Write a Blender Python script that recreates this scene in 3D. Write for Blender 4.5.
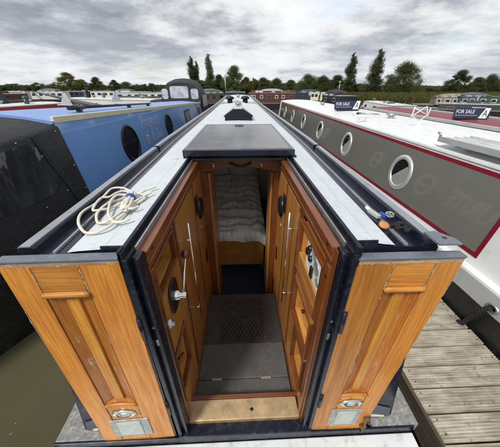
import bpy, bmesh, math, random
from mathutils import Vector, Matrix, noise as mnoise
R = math.radians
rnd = random.Random(7)
scene = bpy.context.scene
for o in list(bpy.data.objects): bpy.data.objects.remove(o)
COL = scene.collection

# ------------------------------------------------------------------ camera
F_PX, CX, CY = 240.0, 250.0, 223.5
PITCH = R(29.45)
YAW = R(-2.2855)
CAM = Vector((0.0, -0.633, 2.241))
cd = bpy.data.cameras.new('camera'); cam = bpy.data.objects.new('camera', cd); COL.objects.link(cam)
cd.sensor_fit = 'HORIZONTAL'; cd.sensor_width = 36.0; cd.lens = 36.0 * F_PX / 500.0
cd.clip_start = 0.02; cd.clip_end = 3000
cam.location = CAM; cam.rotation_euler = (math.pi / 2 - PITCH, 0, YAW)
scene.camera = cam

# ------------------------------------------------------------------ sky, sun, exposure
SUN_EL, SUN_AZ = R(52), R(220)          # azimuth measured clockwise from +Y
world = bpy.data.worlds.new('World'); scene.world = world; world.use_nodes = True
def build_world():
    nt = world.node_tree; N = nt.nodes; L = nt.links; N.clear()
    out = N.new('ShaderNodeOutputWorld'); bg = N.new('ShaderNodeBackground')
    sky = N.new('ShaderNodeTexSky'); sky.sky_type = 'NISHITA'; sky.sun_disc = False
    sky.sun_elevation = SUN_EL; sky.sun_rotation = SUN_AZ
    sky.air_density = 1.2; sky.dust_density = 2.0
    tc = N.new('ShaderNodeTexCoord'); sep = N.new('ShaderNodeSeparateXYZ'); L.new(tc.outputs['Generated'], sep.inputs[0])
    def math_(op, a, b=None, c=None):
        n = N.new('ShaderNodeMath'); n.operation = op
        for i, v in enumerate((a, b, c)):
            if v is None: continue
            if isinstance(v, (int, float)): n.inputs[i].default_value = v
            else: L.new(v, n.inputs[i])
        return n.outputs[0]
    zz = math_('ADD', math_('MAXIMUM', sep.outputs[2], 0.0), 0.17)
    px = math_('DIVIDE', sep.outputs[0], zz); py = math_('DIVIDE', sep.outputs[1], zz)
    cmb = N.new('ShaderNodeCombineXYZ'); L.new(px, cmb.inputs[0]); L.new(py, cmb.inputs[1])
    def noise(scale, detail, rough, off, dist=0.0):
        mp = N.new('ShaderNodeMapping'); L.new(cmb.outputs[0], mp.inputs[0]); mp.inputs['Location'].default_value = off
        n = N.new('ShaderNodeTexNoise'); n.inputs['Scale'].default_value = scale; n.inputs['Detail'].default_value = detail
        n.inputs['Roughness'].default_value = rough; n.inputs['Distortion'].default_value = dist
        L.new(mp.outputs[0], n.inputs['Vector']); return n.outputs['Fac']
    n1 = noise(0.62, 12, 0.60, (5.3, 2.6, 0.0), 0.0)       # broad cloud shade
    n2 = noise(0.9, 6, 0.5, (9.0, 4.0, 2.0), 0.2)          # thin places where blue shows
    n3 = noise(2.2, 12, 0.62, (1.0, 8.0, 5.0), 0.0)
    shade = math_('ADD', math_('MULTIPLY', n1, 0.70), math_('MULTIPLY', n3, 0.30))
    r1 = N.new('ShaderNodeValToRGB'); L.new(shade, r1.inputs[0])
    el = r1.color_ramp.elements
    el[0].position = 0.40; el[0].color = (0.182, 0.201, 0.236, 1)
    el[1].position = 0.60; el[1].color = (0.60, 0.605, 0.61, 1)
    e = r1.color_ramp.elements.new(0.455); e.color = (0.283, 0.302, 0.335, 1)
    e = r1.color_ramp.elements.new(0.495); e.color = (0.42, 0.432, 0.450, 1)
    e = r1.color_ramp.elements.new(0.53); e.color = (0.52, 0.526, 0.535, 1)
    r2 = N.new('ShaderNodeValToRGB'); L.new(n2, r2.inputs[0])
    r2.color_ramp.elements[0].position = 0.30; r2.color_ramp.elements[0].color = (0.6, 0.6, 0.6, 1)
    r2.color_ramp.elements[1].position = 0.44; r2.color_ramp.elements[1].color = (1, 1, 1, 1)
    # convert cloud colour to the background's scale (strength 0.1)
    vm = N.new('ShaderNodeVectorMath'); vm.operation = 'SCALE'; vm.inputs['Scale'].default_value = 7.7
    # cloud bases thin and whiten towards the horizon all round
    hz = N.new('ShaderNodeMapRange'); L.new(sep.outputs[2], hz.inputs[0]); hz.interpolation_type = 'SMOOTHSTEP'
    hz.inputs[1].default_value = 0.0; hz.inputs[2].default_value = 0.22; hz.inputs[3].default_value = 0.40; hz.inputs[4].default_value = 0.0
    mh = N.new('ShaderNodeMix'); mh.data_type = 'RGBA'; L.new(hz.outputs[0], mh.inputs[0]); L.new(r1.outputs[0], mh.inputs[6]); mh.inputs[7].default_value = (0.47, 0.495, 0.525, 1)
    L.new(mh.outputs[2], vm.inputs[0])
    mx = N.new('ShaderNodeMix'); mx.data_type = 'RGBA'
    L.new(r2.outputs[0], mx.inputs[0]); L.new(sky.outputs[0], mx.inputs[6]); L.new(vm.outputs[0], mx.inputs[7])
    L.new(mx.outputs[2], bg.inputs[0]); bg.inputs[1].default_value = 0.1
    L.new(bg.outputs[0], out.inputs[0])
build_world()
sd = bpy.data.lights.new('sun', 'SUN'); sd.energy = 1.5; sd.angle = R(11); sd.color = (1.0, 0.97, 0.92)
sun = bpy.data.objects.new('sun', sd); COL.objects.link(sun)
d = Vector((math.sin(SUN_AZ) * math.cos(SUN_EL), math.cos(SUN_AZ) * math.cos(SUN_EL), math.sin(SUN_EL)))
sun.rotation_euler = d.to_track_quat('Z', 'Y').to_euler(); sun.location = (0, 0, 30)
scene.view_settings.view_transform = 'Standard'; scene.view_settings.look = 'None'
scene.view_settings.gamma = 1.0; scene.view_settings.exposure = 1.1
scene.view_settings.use_curve_mapping = False
scene.render.engine = 'CYCLES'

# ------------------------------------------------------------------ pixel helper (measuring only)
def _ray(x, y):
    cp, sp = math.cos(PITCH), math.sin(PITCH)
    f0 = Vector((0, cp, -sp)); u0 = Vector((0, sp, cp)); r0 = Vector((1, 0, 0))
    m = Matrix.Rotation(YAW, 3, 'Z')
    return m @ (f0 + r0 * ((x - CX) / F_PX) - u0 * ((y - CY) / F_PX))
def at(x, y, ax, val):
    d = _ray(x, y); i = 'xyz'.index(ax); t = (val - CAM[i]) / d[i]; return CAM + d * t

# ------------------------------------------------------------------ materials
MATS = {}
def _base(name):
    m = bpy.data.materials.new(name); m.use_nodes = True
    nt = m.node_tree; b = nt.nodes['Principled BSDF']; return m, nt, b
def ramp(nt, fac, stops):
    r = nt.nodes.new('ShaderNodeValToRGB'); nt.links.new(fac, r.inputs[0]); cr = r.color_ramp
    cr.elements[0].position = stops[0][0]; cr.elements[0].color = (*stops[0][1], 1)
    cr.elements[1].position = stops[-1][0]; cr.elements[1].color = (*stops[-1][1], 1)
    for p, c in stops[1:-1]:
        e = cr.elements.new(p); e.color = (*c, 1)
    return r.outputs[0]
def vec(nt, scale=(1, 1, 1), rand=False, world_space=False):
    N, L = nt.nodes, nt.links
    tc = N.new('ShaderNodeTexCoord'); mp = N.new('ShaderNodeMapping'); mp.inputs['Scale'].default_value = scale
    src = tc.outputs['Object']
    if world_space:
        g = N.new('ShaderNodeNewGeometry'); src = g.outputs['Position']
    if rand:
        oi = N.new('ShaderNodeObjectInfo'); mu = N.new('ShaderNodeMath'); mu.operation = 'MULTIPLY'; mu.inputs[1].default_value = 37.0
        L.new(oi.outputs['Random'], mu.inputs[0])
        ad = N.new('ShaderNodeVectorMath'); ad.operation = 'ADD'; L.new(src, ad.inputs[0]); L.new(mu.outputs[0], ad.inputs[1]); src = ad.outputs[0]
    L.new(src, mp.inputs[0]); return mp.outputs[0]
def noise(nt, v, scale, detail=4, rough=0.55, dist=0.0):
    n = nt.nodes.new('ShaderNodeTexNoise'); nt.links.new(v, n.inputs['Vector'])
    n.inputs['Scale'].default_value = scale; n.inputs['Detail'].default_value = detail
    n.inputs['Roughness'].default_value = rough; n.inputs['Distortion'].default_value = dist
    return n.outputs['Fac']
def mix(nt, fac, a, b, mode='MIX'):
    m = nt.nodes.new('ShaderNodeMix'); m.data_type = 'RGBA'; m.blend_type = mode
    if isinstance(fac, (int, float)): m.inputs[0].default_value = fac
    else: nt.links.new(fac, m.inputs[0])
    for i, v in ((6, a), (7, b)):
        if isinstance(v, tuple): m.inputs[i].default_value = (*v, 1)
        else: nt.links.new(v, m.inputs[i])
    return m.outputs[2]
def bump(nt, b, h, strength, dist):
    n = nt.nodes.new('ShaderNodeBump'); n.inputs['Strength'].default_value = strength; n.inputs['Distance'].default_value = dist
    nt.links.new(h, n.inputs['Height']); nt.links.new(n.outputs[0], b.inputs['Normal']); return n
def paint(name, col, rough=0.35, metal=0.0, var=0.12, scale=6.0, dirt=None, dirt_amt=0.35, dirt_scale=9.0, bmp=0.0, bscale=40.0,
          bdist=0.002, coat=0.0, wave=0.0, wscale=2.0, spec=0.5, rand=0.0, wdist=0.03, wvec=(1, 1, 1.6)):
    if name in MATS: return MATS[name]
    m, nt, b = _base(name); v = vec(nt)
    n = noise(nt, v, scale, 5)
    c = ramp(nt, n, [(0.3, tuple(x * (1 - var) for x in col)), (0.7, tuple(min(1, x * (1 + var)) for x in col))])
    if dirt:
        n2 = noise(nt, v, dirt_scale, 7, 0.65)
        f = ramp(nt, n2, [(0.52, (0, 0, 0)), (0.68, (dirt_amt,) * 3)])
        c = mix(nt, f, c, dirt)
    if rand:
        oi = nt.nodes.new('ShaderNodeObjectInfo')
        hs = nt.nodes.new('ShaderNodeHueSaturation'); mr = nt.nodes.new('ShaderNodeMapRange')
        mr.inputs[3].default_value = 1 - rand; mr.inputs[4].default_value = 1 + rand
        nt.links.new(oi.outputs['Random'], mr.inputs[0]); nt.links.new(mr.outputs[0], hs.inputs['Value']); nt.links.new(c, hs.inputs['Color']); c = hs.outputs[0]
    nt.links.new(c, b.inputs['Base Color'])
    rr = ramp(nt, noise(nt, v, scale * 3, 5), [(0.3, (rough * 0.8,) * 3), (0.7, (min(1, rough * 1.25),) * 3)])
    nt.links.new(rr, b.inputs['Roughness'])
    b.inputs['Metallic'].default_value = metal; b.inputs['Coat Weight'].default_value = coat; b.inputs['Coat Roughness'].default_value = 0.06
    b.inputs['Specular IOR Level'].default_value = spec
    if bmp: bump(nt, b, noise(nt, v, bscale, 4), bmp, bdist)
    if wave: bump(nt, b, noise(nt, vec(nt, wvec), wscale, 2, 0.45), wave, wdist)
    MATS[name] = m; return m
def wood(name, stops, axis='z', freq=34.0, rough=0.34, coat=0.25, wear=None, var=0.22, ring=0.5):
    if name in MATS: return MATS[name]
    m, nt, b = _base(name)
    s = {'x': (0.035, 1, 1), 'y': (1, 0.035, 1), 'z': (1, 1, 0.035)}[axis]
    v = vec(nt, s, rand=True)
    g1 = noise(nt, v, freq * 2.0, 5, 0.55, 0.35)
    g2 = noise(nt, v, freq * 0.30, 2, 0.5, 0.5)
    g3 = noise(nt, v, freq * 4.5, 3, 0.7)
    mm = nt.nodes.new('ShaderNodeMath'); mm.operation = 'MULTIPLY_ADD'; nt.links.new(g2, mm.inputs[0]); mm.inputs[1].default_value = ring
    m2 = nt.nodes.new('ShaderNodeMath'); m2.operation = 'MULTIPLY'; nt.links.new(g1, m2.inputs[0]); m2.inputs[1].default_value = 1 - ring
    nt.links.new(m2.outputs[0], mm.inputs[2])
    c = ramp(nt, mm.outputs[0], stops)
    fine = ramp(nt, g3, [(0.42, (0.72, 0.66, 0.6)), (0.56, (1, 1, 1))])
    c = mix(nt, 0.8, c, fine, 'MULTIPLY')
    oi = nt.nodes.new('ShaderNodeObjectInfo'); hs = nt.nodes.new('ShaderNodeHueSaturation'); mr = nt.nodes.new('ShaderNodeMapRange')
    mr.inputs[3].default_value = 1 - var; mr.inputs[4].default_value = 1 + var
    nt.links.new(oi.outputs['Random'], mr.inputs[0]); nt.links.new(mr.outputs[0], hs.inputs['Value']); nt.links.new(c, hs.inputs['Color']); c = hs.outputs[0]
    # uneven darkening of the varnish
    big = ramp(nt, noise(nt, vec(nt, (1, 1, 0.4)), 7, 4), [(0.35, (0.80, 0.74, 0.66)), (0.62, (1, 1, 1))])
    c = mix(nt, 0.7, c, big, 'MULTIPLY')
    rgh = (rough,) * 3
    if wear:
        wv = vec(nt, (1, 1, 0.22) if axis == 'z' else (0.3, 1, 1))
        wn = noise(nt, wv, 38, 9, 0.78)
        wf = ramp(nt, wn, [(wear[0], (0, 0, 0)), (wear[0] + 0.05, (0.8, 0.8, 0.8))])
        wc = ramp(nt, noise(nt, wv, 60, 4), [(0.35, (0.16, 0.10, 0.06)), (0.55, wear[1])])
        c = mix(nt, wf, c, wc)
    nt.links.new(c, b.inputs['Base Color'])
    rr = ramp(nt, g1, [(0.3, (rough * 0.85,) * 3), (0.7, (rough * 1.3,) * 3)]); nt.links.new(rr, b.inputs['Roughness'])
    b.inputs['Coat Weight'].default_value = coat; b.inputs['Coat Roughness'].default_value = 0.18
    bump(nt, b, g1, 0.25, 0.0012)
    MATS[name] = m; return m
def glass(name, col=(0.012, 0.014, 0.016), rough=0.04):
    return paint(name, col, rough, var=0.2, spec=0.6, wave=0.06, wscale=5)

NAVY = paint('navy paint', (0.006, 0.008, 0.018), 0.32, var=0.3, dirt=(0.06, 0.06, 0.065), dirt_amt=0.5, dirt_scale=40, spec=0.35)
NAVYGLOSS = paint('gloss navy paint', (0.009, 0.011, 0.024), 0.2, var=0.2, coat=0.2, wave=0.05, wscale=3)
RAILGREY = paint('grey rail paint with sky sheen and dirt', (0.25, 0.265, 0.29), 0.30, var=0.10, scale=9, dirt=(0.12, 0.125, 0.14), dirt_amt=0.45, dirt_scale=24)  # rail's paleness is sky reflection painted in; the gutter bead shares it
CAPGREY = paint('worn slate door cap paint', (0.13, 0.145, 0.18), 0.35, var=0.12, scale=8, dirt=(0.30, 0.29, 0.27), dirt_amt=0.35, dirt_scale=45)
ROOFWHITE = paint('pale grey non slip roof paint', (0.53, 0.575, 0.60), 0.6, var=0.05, scale=5, dirt=(0.36, 0.37, 0.37), dirt_amt=0.4, dirt_scale=38, bmp=0.5, bscale=260, bdist=0.0015)
STEPWHITE = paint('white step paint', (0.66, 0.68, 0.68), 0.5, var=0.06, dirt=(0.35, 0.34, 0.31), dirt_amt=0.6, dirt_scale=16)
DECKGREY = paint('worn grey anti slip deck', (0.22, 0.22, 0.215), 0.75, var=0.35, scale=60, dirt=(0.40, 0.36, 0.30), dirt_amt=0.8, dirt_scale=30, bmp=0.6, bscale=140, bdist=0.004)
BLACKHULL = paint('black bitumen hull', (0.010, 0.010, 0.011), 0.4, var=0.4, dirt=(0.05, 0.045, 0.04), dirt_amt=0.5, dirt_scale=10)
ORANGE = [(0.30, (0.36, 0.122, 0.015)), (0.44, (0.53, 0.205, 0.030)), (0.53, (0.60, 0.250, 0.042)), (0.68, (0.44, 0.160, 0.021))]
W_STILE = wood('varnished pine upright', ORANGE, 'z', 30, 0.44, 0.10, wear=(0.645, (0.50, 0.42, 0.32)))
W_RAIL = wood('varnished pine rail', [(p, (c[0] * 1.05, c[1] * 1.12, c[2] * 1.3)) for p, c in ORANGE], 'x', 34, 0.44, 0.10, wear=(0.625, (0.5, 0.43, 0.33)))
W_FIELD = wood('varnished pine field', [(p, (c[0] * 1.02, c[1] * 1.14, c[2] * 1.1)) for p, c in ORANGE], 'z', 36, 0.44, 0.10)
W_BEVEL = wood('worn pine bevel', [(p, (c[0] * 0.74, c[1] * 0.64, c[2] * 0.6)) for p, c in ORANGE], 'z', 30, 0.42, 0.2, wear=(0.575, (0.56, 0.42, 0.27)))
W_WORN = wood('bare worn pine', [(0.3, (0.20, 0.13, 0.08)), (0.5, (0.45, 0.34, 0.22)), (0.7, (0.62, 0.50, 0.34))], 'x', 60, 0.7, 0.0, wear=(0.55, (0.55, 0.50, 0.42)))
RED = [(0.3, (0.11, 0.030, 0.008)), (0.5, (0.20, 0.062, 0.015)), (0.7, (0.14, 0.041, 0.011))]
W_RED = wood('mahogany trim upright', RED, 'z', 40, 0.3, 0.4)
W_REDY = wood('mahogany trim lengthwise', RED, 'y', 40, 0.3, 0.4)
W_REDX = wood('mahogany trim across', RED, 'x', 40, 0.3, 0.4)
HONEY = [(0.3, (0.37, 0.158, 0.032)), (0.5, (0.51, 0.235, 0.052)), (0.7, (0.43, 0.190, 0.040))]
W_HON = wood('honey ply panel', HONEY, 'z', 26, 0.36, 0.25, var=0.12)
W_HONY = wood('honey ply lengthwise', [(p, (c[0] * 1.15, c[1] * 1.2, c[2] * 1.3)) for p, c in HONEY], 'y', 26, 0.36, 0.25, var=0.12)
W_HONX = wood('honey ply across', HONEY, 'x', 26, 0.36, 0.25, var=0.12)
W_CAB = wood('cabin lining', [(p, (c[0] * 0.8, c[1] * 0.8, c[2] * 0.8)) for p, c in HONEY], 'y', 20, 0.4, 0.2, var=0.1)
BRASS = paint('worn brass', (0.44, 0.31, 0.17), 0.5, metal=0.45, var=0.25, scale=14, dirt=(0.30, 0.22, 0.13), dirt_amt=0.9, dirt_scale=18, bmp=0.15, bscale=80)
CHROME = paint('chrome', (0.75, 0.75, 0.74), 0.15, metal=1.0, var=0.05)
STEEL = paint('dull stainless', (0.48, 0.49, 0.50), 0.38, metal=0.9, var=0.15, dirt=(0.2, 0.2, 0.2), dirt_amt=0.4, scale=20)
PLATE = paint('brushed zinc plate', (0.40, 0.41, 0.41), 0.5, metal=0.6, var=0.2, scale=18, dirt=(0.22, 0.20, 0.17), dirt_amt=0.5, dirt_scale=20)
VENTGLASS = paint('frosted vent face', (0.42, 0.46, 0.42), 0.35, var=0.12, scale=30)
RUST = paint('rusty bolt', (0.16, 0.10, 0.055), 0.6, metal=0.5, var=0.5, scale=60)
BLACK = paint('black plastic', (0.010, 0.010, 0.011), 0.35, var=0.2)
RUBBER = paint('grey black step covering', (0.080, 0.077, 0.075), 0.62, var=0.2, scale=9, dirt=(0.16, 0.15, 0.14), dirt_amt=0.4, dirt_scale=48, bmp=0.2, bscale=160)
MATRUB = paint('black rubber mat', (0.050, 0.046, 0.043), 0.55, var=0.25, scale=12, dirt=(0.10, 0.09, 0.08), dirt_amt=0.5)
REDKNOB = paint('dark red knob', (0.13, 0.008, 0.010), 0.18, var=0.1, coat=0.5)
WHITE = paint('white gloss', (0.72, 0.73, 0.73), 0.35, var=0.05, dirt=(0.5, 0.5, 0.48), dirt_amt=0.35)
CREAM = paint('cream paint', (0.72, 0.66, 0.44), 0.4, var=0.06, dirt=(0.5, 0.45, 0.3), dirt_amt=0.4)
BLUEP = paint('mid blue gloss paint', (0.20, 0.40, 0.82), 0.10, var=0.06, scale=1.5, coat=1.0, wave=0.16, wscale=1.1, dirt=(0.22, 0.36, 0.62), dirt_amt=0.4, dirt_scale=2.5)
BLUEROOF = paint('pale blue roof paint', (0.20, 0.32, 0.62), 0.4, var=0.07, scale=2)
GREYP = paint('olive grey gloss paint', (0.175, 0.172, 0.15), 0.10, var=0.04, scale=1.5, coat=1.0, wave=0.17, wscale=0.9, spec=0.6, dirt=(0.22, 0.215, 0.19), dirt_amt=0.25, dirt_scale=3)
REDLINE = paint('dark red coach line', (0.20, 0.010, 0.020), 0.28, var=0.1)
SILVERH = paint('silver grey upper hull', (0.46, 0.47, 0.47), 0.45, var=0.08, dirt=(0.25, 0.25, 0.24), dirt_amt=0.3)
GLASS = glass('dark window glass')
CANVAS = paint('black acrylic canvas', (0.028, 0.028, 0.030), 0.65, var=0.25, scale=30, bmp=0.6, bscale=2.6, bdist=0.08, spec=0.4)
VINYL = paint('clear vinyl window over dark inside', (0.045, 0.045, 0.047), 0.06, var=0.3, scale=3, wave=1.0, wscale=3.4, spec=0.9, coat=1.0, wdist=0.14, wvec=(1, 2.0, 0.55))
ROPEW = paint('cream braided rope', (0.70, 0.65, 0.55), 0.8, var=0.15, scale=60, bmp=0.9, bscale=190, bdist=0.004)
ROPEB = paint('black mooring rope', (0.012, 0.012, 0.014), 0.8, var=0.3, scale=60, bmp=0.9, bscale=160, bdist=0.004)
BLUETAPE = paint('blue tape', (0.02, 0.06, 0.32), 0.4, var=0.15)
CORK = paint('orange brown cork', (0.50, 0.22, 0.08), 0.7, var=0.2, scale=50, bmp=0.4, bscale=90)
SOLAR = paint('solar glass', (0.040, 0.038, 0.042), 0.10, var=0.12, scale=3, dirt=(0.15, 0.13, 0.125), dirt_amt=0.6, dirt_scale=3.5, spec=0.6)
BLUEFLOOR = paint('dark blue floor', (0.014, 0.024, 0.055), 0.6, var=0.2)
SIGNNAVY = paint('sign navy', (0.014, 0.022, 0.065), 0.4, var=0.1)
SIGNWHITE = paint('sign white', (0.72, 0.73, 0.74), 0.45, var=0.04)

def mat_water():
    m, nt, b = _base('marina water')
    v = vec(nt, (1, 1, 1), world_space=True)
    c = ramp(nt, noise(nt, v, 0.5, 4), [(0.3, (0.060, 0.056, 0.030)), (0.7, (0.088, 0.081, 0.048))])
    sp = noise(nt, v, 26, 2, 0.4)
    f = ramp(nt, sp, [(0.775, (0, 0, 0)), (0.79, (1, 1, 1))]); c = mix(nt, f, c, (0.35, 0.33, 0.22))
    nt.links.new(c, b.inputs['Base Color']); b.inputs['Roughness'].default_value = 0.06; b.inputs['IOR'].default_value = 1.33
    bump(nt, b, noise(nt, v, 2.2, 3, 0.5), 0.16, 0.04)
    return m
def mat_ground():
    m, nt, b = _base('rough bank grass'); v = vec(nt, (1, 1, 1), world_space=True)
    c = ramp(nt, noise(nt, v, 0.35, 8, 0.65), [(0.3, (0.035, 0.045, 0.014)), (0.5, (0.075, 0.085, 0.025)), (0.7, (0.14, 0.12, 0.05))])
    nt.links.new(c, b.inputs['Base Color']); b.inputs['Roughness'].default_value = 0.9; return m
def leaf_mat(name, dark, light, hue=0.0):
    m, nt, b = _base(name); v = vec(nt, (1, 1, 1))
    n = noise(nt, v, 0.9, 3); n2 = noise(nt, v, 14, 2)
    c = ramp(nt, n, [(0.32, dark), (0.68, light)])
    c = mix(nt, 0.5, c, ramp(nt, n2, [(0.3, tuple(x * 0.6 for x in dark)), (0.7, tuple(x * 1.25 for x in light))]))
    oi = nt.nodes.new('ShaderNodeObjectInfo'); hs = nt.nodes.new('ShaderNodeHueSaturation')
    mr = nt.nodes.new('ShaderNodeMapRange'); mr.inputs[3].default_value = 0.75; mr.inputs[4].default_value = 1.3
    nt.links.new(oi.outputs['Random'], mr.inputs[0]); nt.links.new(mr.outputs[0], hs.inputs['Value'])
    mh = nt.nodes.new('ShaderNodeMapRange'); mh.inputs[3].default_value = 0.485; mh.inputs[4].default_value = 0.51
    nt.links.new(oi.outputs['Random'], mh.inputs[0]); nt.links.new(mh.outputs[0], hs.inputs['Hue'])
    nt.links.new(c, hs.inputs['Color']); nt.links.new(hs.outputs[0], b.inputs['Base Color'])
    b.inputs['Roughness'].default_value = 0.7; b.inputs['Specular IOR Level'].default_value = 0.15
    t = nt.nodes.new('ShaderNodeBsdfTranslucent'); nt.links.new(hs.outputs[0], t.inputs[0])
    ms = nt.nodes.new('ShaderNodeMixShader'); ms.inputs[0].default_value = 0.42; nt.links.new(b.outputs[0], ms.inputs[1]); nt.links.new(t.outputs[0], ms.inputs[2])
    nt.links.new(ms.outputs[0], nt.nodes['Material Output'].inputs[0])
    return m
def mat_deck_plank():
    m, nt, b = _base('weathered grooved decking'); v = vec(nt, (0.12, 1, 1), rand=True)
    g = noise(nt, v, 40, 7, 0.65, 0.4)
    c = ramp(nt, g, [(0.3, (0.23, 0.20, 0.155)), (0.5, (0.45, 0.41, 0.34)), (0.7, (0.58, 0.54, 0.47))])
    v2 = vec(nt, (1, 1, 1), rand=True)
    k = ramp(nt, noise(nt, v2, 16, 5, 0.7), [(0.60, (0, 0, 0)), (0.70, (0.75, 0.75, 0.75))]); c = mix(nt, k, c, (0.10, 0.07, 0.045))
    k2 = ramp(nt, noise(nt, v2, 5, 4, 0.6), [(0.35, (0.62, 0.58, 0.52)), (0.65, (1, 1, 1))]); c = mix(nt, 1.0, c, k2, 'MULTIPLY')
    nt.links.new(c, b.inputs['Base Color']); b.inputs['Roughness'].default_value = 0.8; bump(nt, b, g, 0.4, 0.002); return m
def mat_duvet():
    m, nt, b = _base('grey striped duvet cotton')
    v = vec(nt, (1, 1, 1)); vs = vec(nt, (26, 3.2, 3.2))
    n = noise(nt, vs, 1.6, 5, 0.7, 0.6)
    stripe = ramp(nt, n, [(0.55, (0, 0, 0)), (0.60, (0.8, 0.8, 0.8))])
    band = ramp(nt, noise(nt, vec(nt, (0.2, 4, 1)), 1.6, 2), [(0.42, (0, 0, 0)), (0.5, (1, 1, 1))])
    f = mix(nt, 1.0, stripe, band, 'MULTIPLY')
    c = mix(nt, f, (0.88, 0.87, 0.85), (0.36, 0.35, 0.35))
    nt.links.new(c, b.inputs['Base Color']); b.inputs['Roughness'].default_value = 0.85
    bump(nt, b, noise(nt, v, 7, 4), 0.5, 0.03); return m
WATER, GROUND, PLANK, DUVET = mat_water(), mat_ground(), mat_deck_plank(), mat_duvet()
JETTYWOOD = wood('dark jetty timber', [(0.3, (0.03, 0.024, 0.018)), (0.5, (0.07, 0.055, 0.04)), (0.7, (0.10, 0.08, 0.06))], 'y', 20, 0.8, 0.0)
BARK = paint('bark', (0.07, 0.055, 0.04), 0.9, var=0.4, scale=8)

# ------------------------------------------------------------------ mesh helpers
class MB:
    def __init__(s): s.v = []; s.f = []; s.sm = []
    def quad(s, a, b, c, d, smooth=False):
        n = len(s.v); s.v += [tuple(a), tuple(b), tuple(c), tuple(d)]; s.f.append((n, n + 1, n + 2, n + 3)); s.sm.append(smooth); return s
    def poly(s, pts):
        n = len(s.v); s.v += [tuple(p) for p in pts]; s.f.append(tuple(range(n, n + len(pts)))); s.sm.append(False); return s
    def box(s, x0, x1, y0, y1, z0, z1):
        n = len(s.v)
        s.v += [(x0, y0, z0), (x1, y0, z0), (x1, y1, z0), (x0, y1, z0), (x0, y0, z1), (x1, y0, z1), (x1, y1, z1), (x0, y1, z1)]
        s.f += [(n, n + 3, n + 2, n + 1), (n + 4, n + 5, n + 6, n + 7), (n, n + 1, n + 5, n + 4), (n + 1, n + 2, n + 6, n + 5), (n + 2, n + 3, n + 7, n + 6), (n + 3, n, n + 4, n + 7)]
        s.sm += [False] * 6; return s
    def hexa(s, p):   # 8 points bottom 4 then top 4
        n = len(s.v); s.v += [tuple(q) for q in p]
        s.f += [(n, n + 3, n + 2, n + 1), (n + 4, n + 5, n + 6, n + 7), (n, n + 1, n + 5, n + 4), (n + 1, n + 2, n + 6, n + 5), (n + 2, n + 3, n + 7, n + 6), (n + 3, n, n + 4, n + 7)]
        s.sm += [False] * 6; return s
    def prism(s, pts, dvec, smooth=False):   # planar polygon extruded by vector
        n = len(s.v); k = len(pts); dv = Vector(dvec)
        s.v += [tuple(p) for p in pts] + [tuple(Vector(p) + dv) for p in pts]
        s.f.append(tuple(range(n + k - 1, n - 1, -1))); s.f.append(tuple(range(n + k, n + 2 * k))); s.sm += [False, False]
        for i in range(k):
            j = (i + 1) % k; s.f.append((n + i, n + j, n + k + j, n + k + i)); s.sm.append(smooth)
        return s
    def loft(s, secs, closed=False, caps=False, smooth=False):
        n = len(s.v); k = len(secs[0])
        for sec in secs: s.v += [tuple(p) for p in sec]
        for a in range(len(secs) - 1):
            for i in range(k if closed else k - 1):
                j = (i + 1) % k
                s.f.append((n + a * k + i, n + a * k + j, n + (a + 1) * k + j, n + (a + 1) * k + i)); s.sm.append(smooth)
        if caps:
            s.f.append(tuple(range(n + k - 1, n - 1, -1))); b = n + (len(secs) - 1) * k; s.f.append(tuple(range(b, b + k))); s.sm += [False, False]
        return s
    def tube(s, pts, r, seg=8, smooth=True, caps=True):
        P = [Vector(p) for p in pts]; secs = []
        up = Vector((0, 0, 1)); prev = None
        for i, p in enumerate(P):
            t = (P[min(i + 1, len(P) - 1)] - P[max(i - 1, 0)]).normalized()
            if prev is None:
                a = t.cross(up)
                if a.length < 1e-3: a = t.cross(Vector((1, 0, 0)))
            else:
                a = prev - t * prev.dot(t)
            a.normalize(); prev = a; b = t.cross(a)
            rr = r[i] if isinstance(r, (list, tuple)) else r
            secs.append([p + (a * math.cos(q) + b * math.sin(q)) * rr for q in [2 * math.pi * k / seg for k in range(seg)]])
        return s.loft(secs, True, caps, smooth)
    def lathe(s, prof, M=None, seg=24, smooth=True):   # prof: (r, h) about +Z, through M
        M = M or Matrix(); secs = []
        for r, h in prof:
            secs.append([M @ Vector((r * math.cos(2 * math.pi * k / seg), r * math.sin(2 * math.pi * k / seg), h)) for k in range(seg)])
        return s.loft(secs, True, False, smooth)
    def disc(s, r, h, M=None, seg=24, ry=None):
        M = M or Matrix(); ry = ry or r
        return s.poly([M @ Vector((r * math.cos(2 * math.pi * k / seg), ry * math.sin(2 * math.pi * k / seg), h)) for k in range(seg)])
    def build(s, name, mat, parent=None, bevel=0.0, bseg=2, label=None, cat=None, group=None, kind=None, loc=None, recalc=True):
        me = bpy.data.meshes.new(name); me.from_pydata(s.v, [], s.f)
        if any(s.sm): me.polygons.foreach_set('use_smooth', s.sm)
        if recalc:
            bm = bmesh.new(); bm.from_mesh(me); bmesh.ops.remove_doubles(bm, verts=bm.verts, dist=1e-5)
            bmesh.ops.recalc_face_normals(bm, faces=bm.faces); bm.to_mesh(me); bm.free()
        me.materials.append(mat); me.update()
        o = bpy.data.objects.new(name, me); COL.objects.link(o)
        if parent: o.parent = parent
        if loc is not None: o.location = loc
        if bevel:
            md = o.modifiers.new('bevel', 'BEVEL'); md.width = bevel; md.segments = bseg; md.limit_method = 'ANGLE'; md.angle_limit = R(35)
        return tag(o, label, cat, group, kind)
def tag(o, label=None, cat=None, group=None, kind=None):
    if label: o['label'] = label
    if cat: o['category'] = cat
    if group: o['group'] = group
    if kind: o['kind'] = kind
    return o
def empty(name, loc, rz=0.0, label=None, cat=None, group=None):
    o = bpy.data.objects.new(name, None); o.empty_display_size = 0.2; COL.objects.link(o)
    o.location = loc; o.rotation_euler = (0, 0, rz); return tag(o, label, cat, group)
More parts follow.
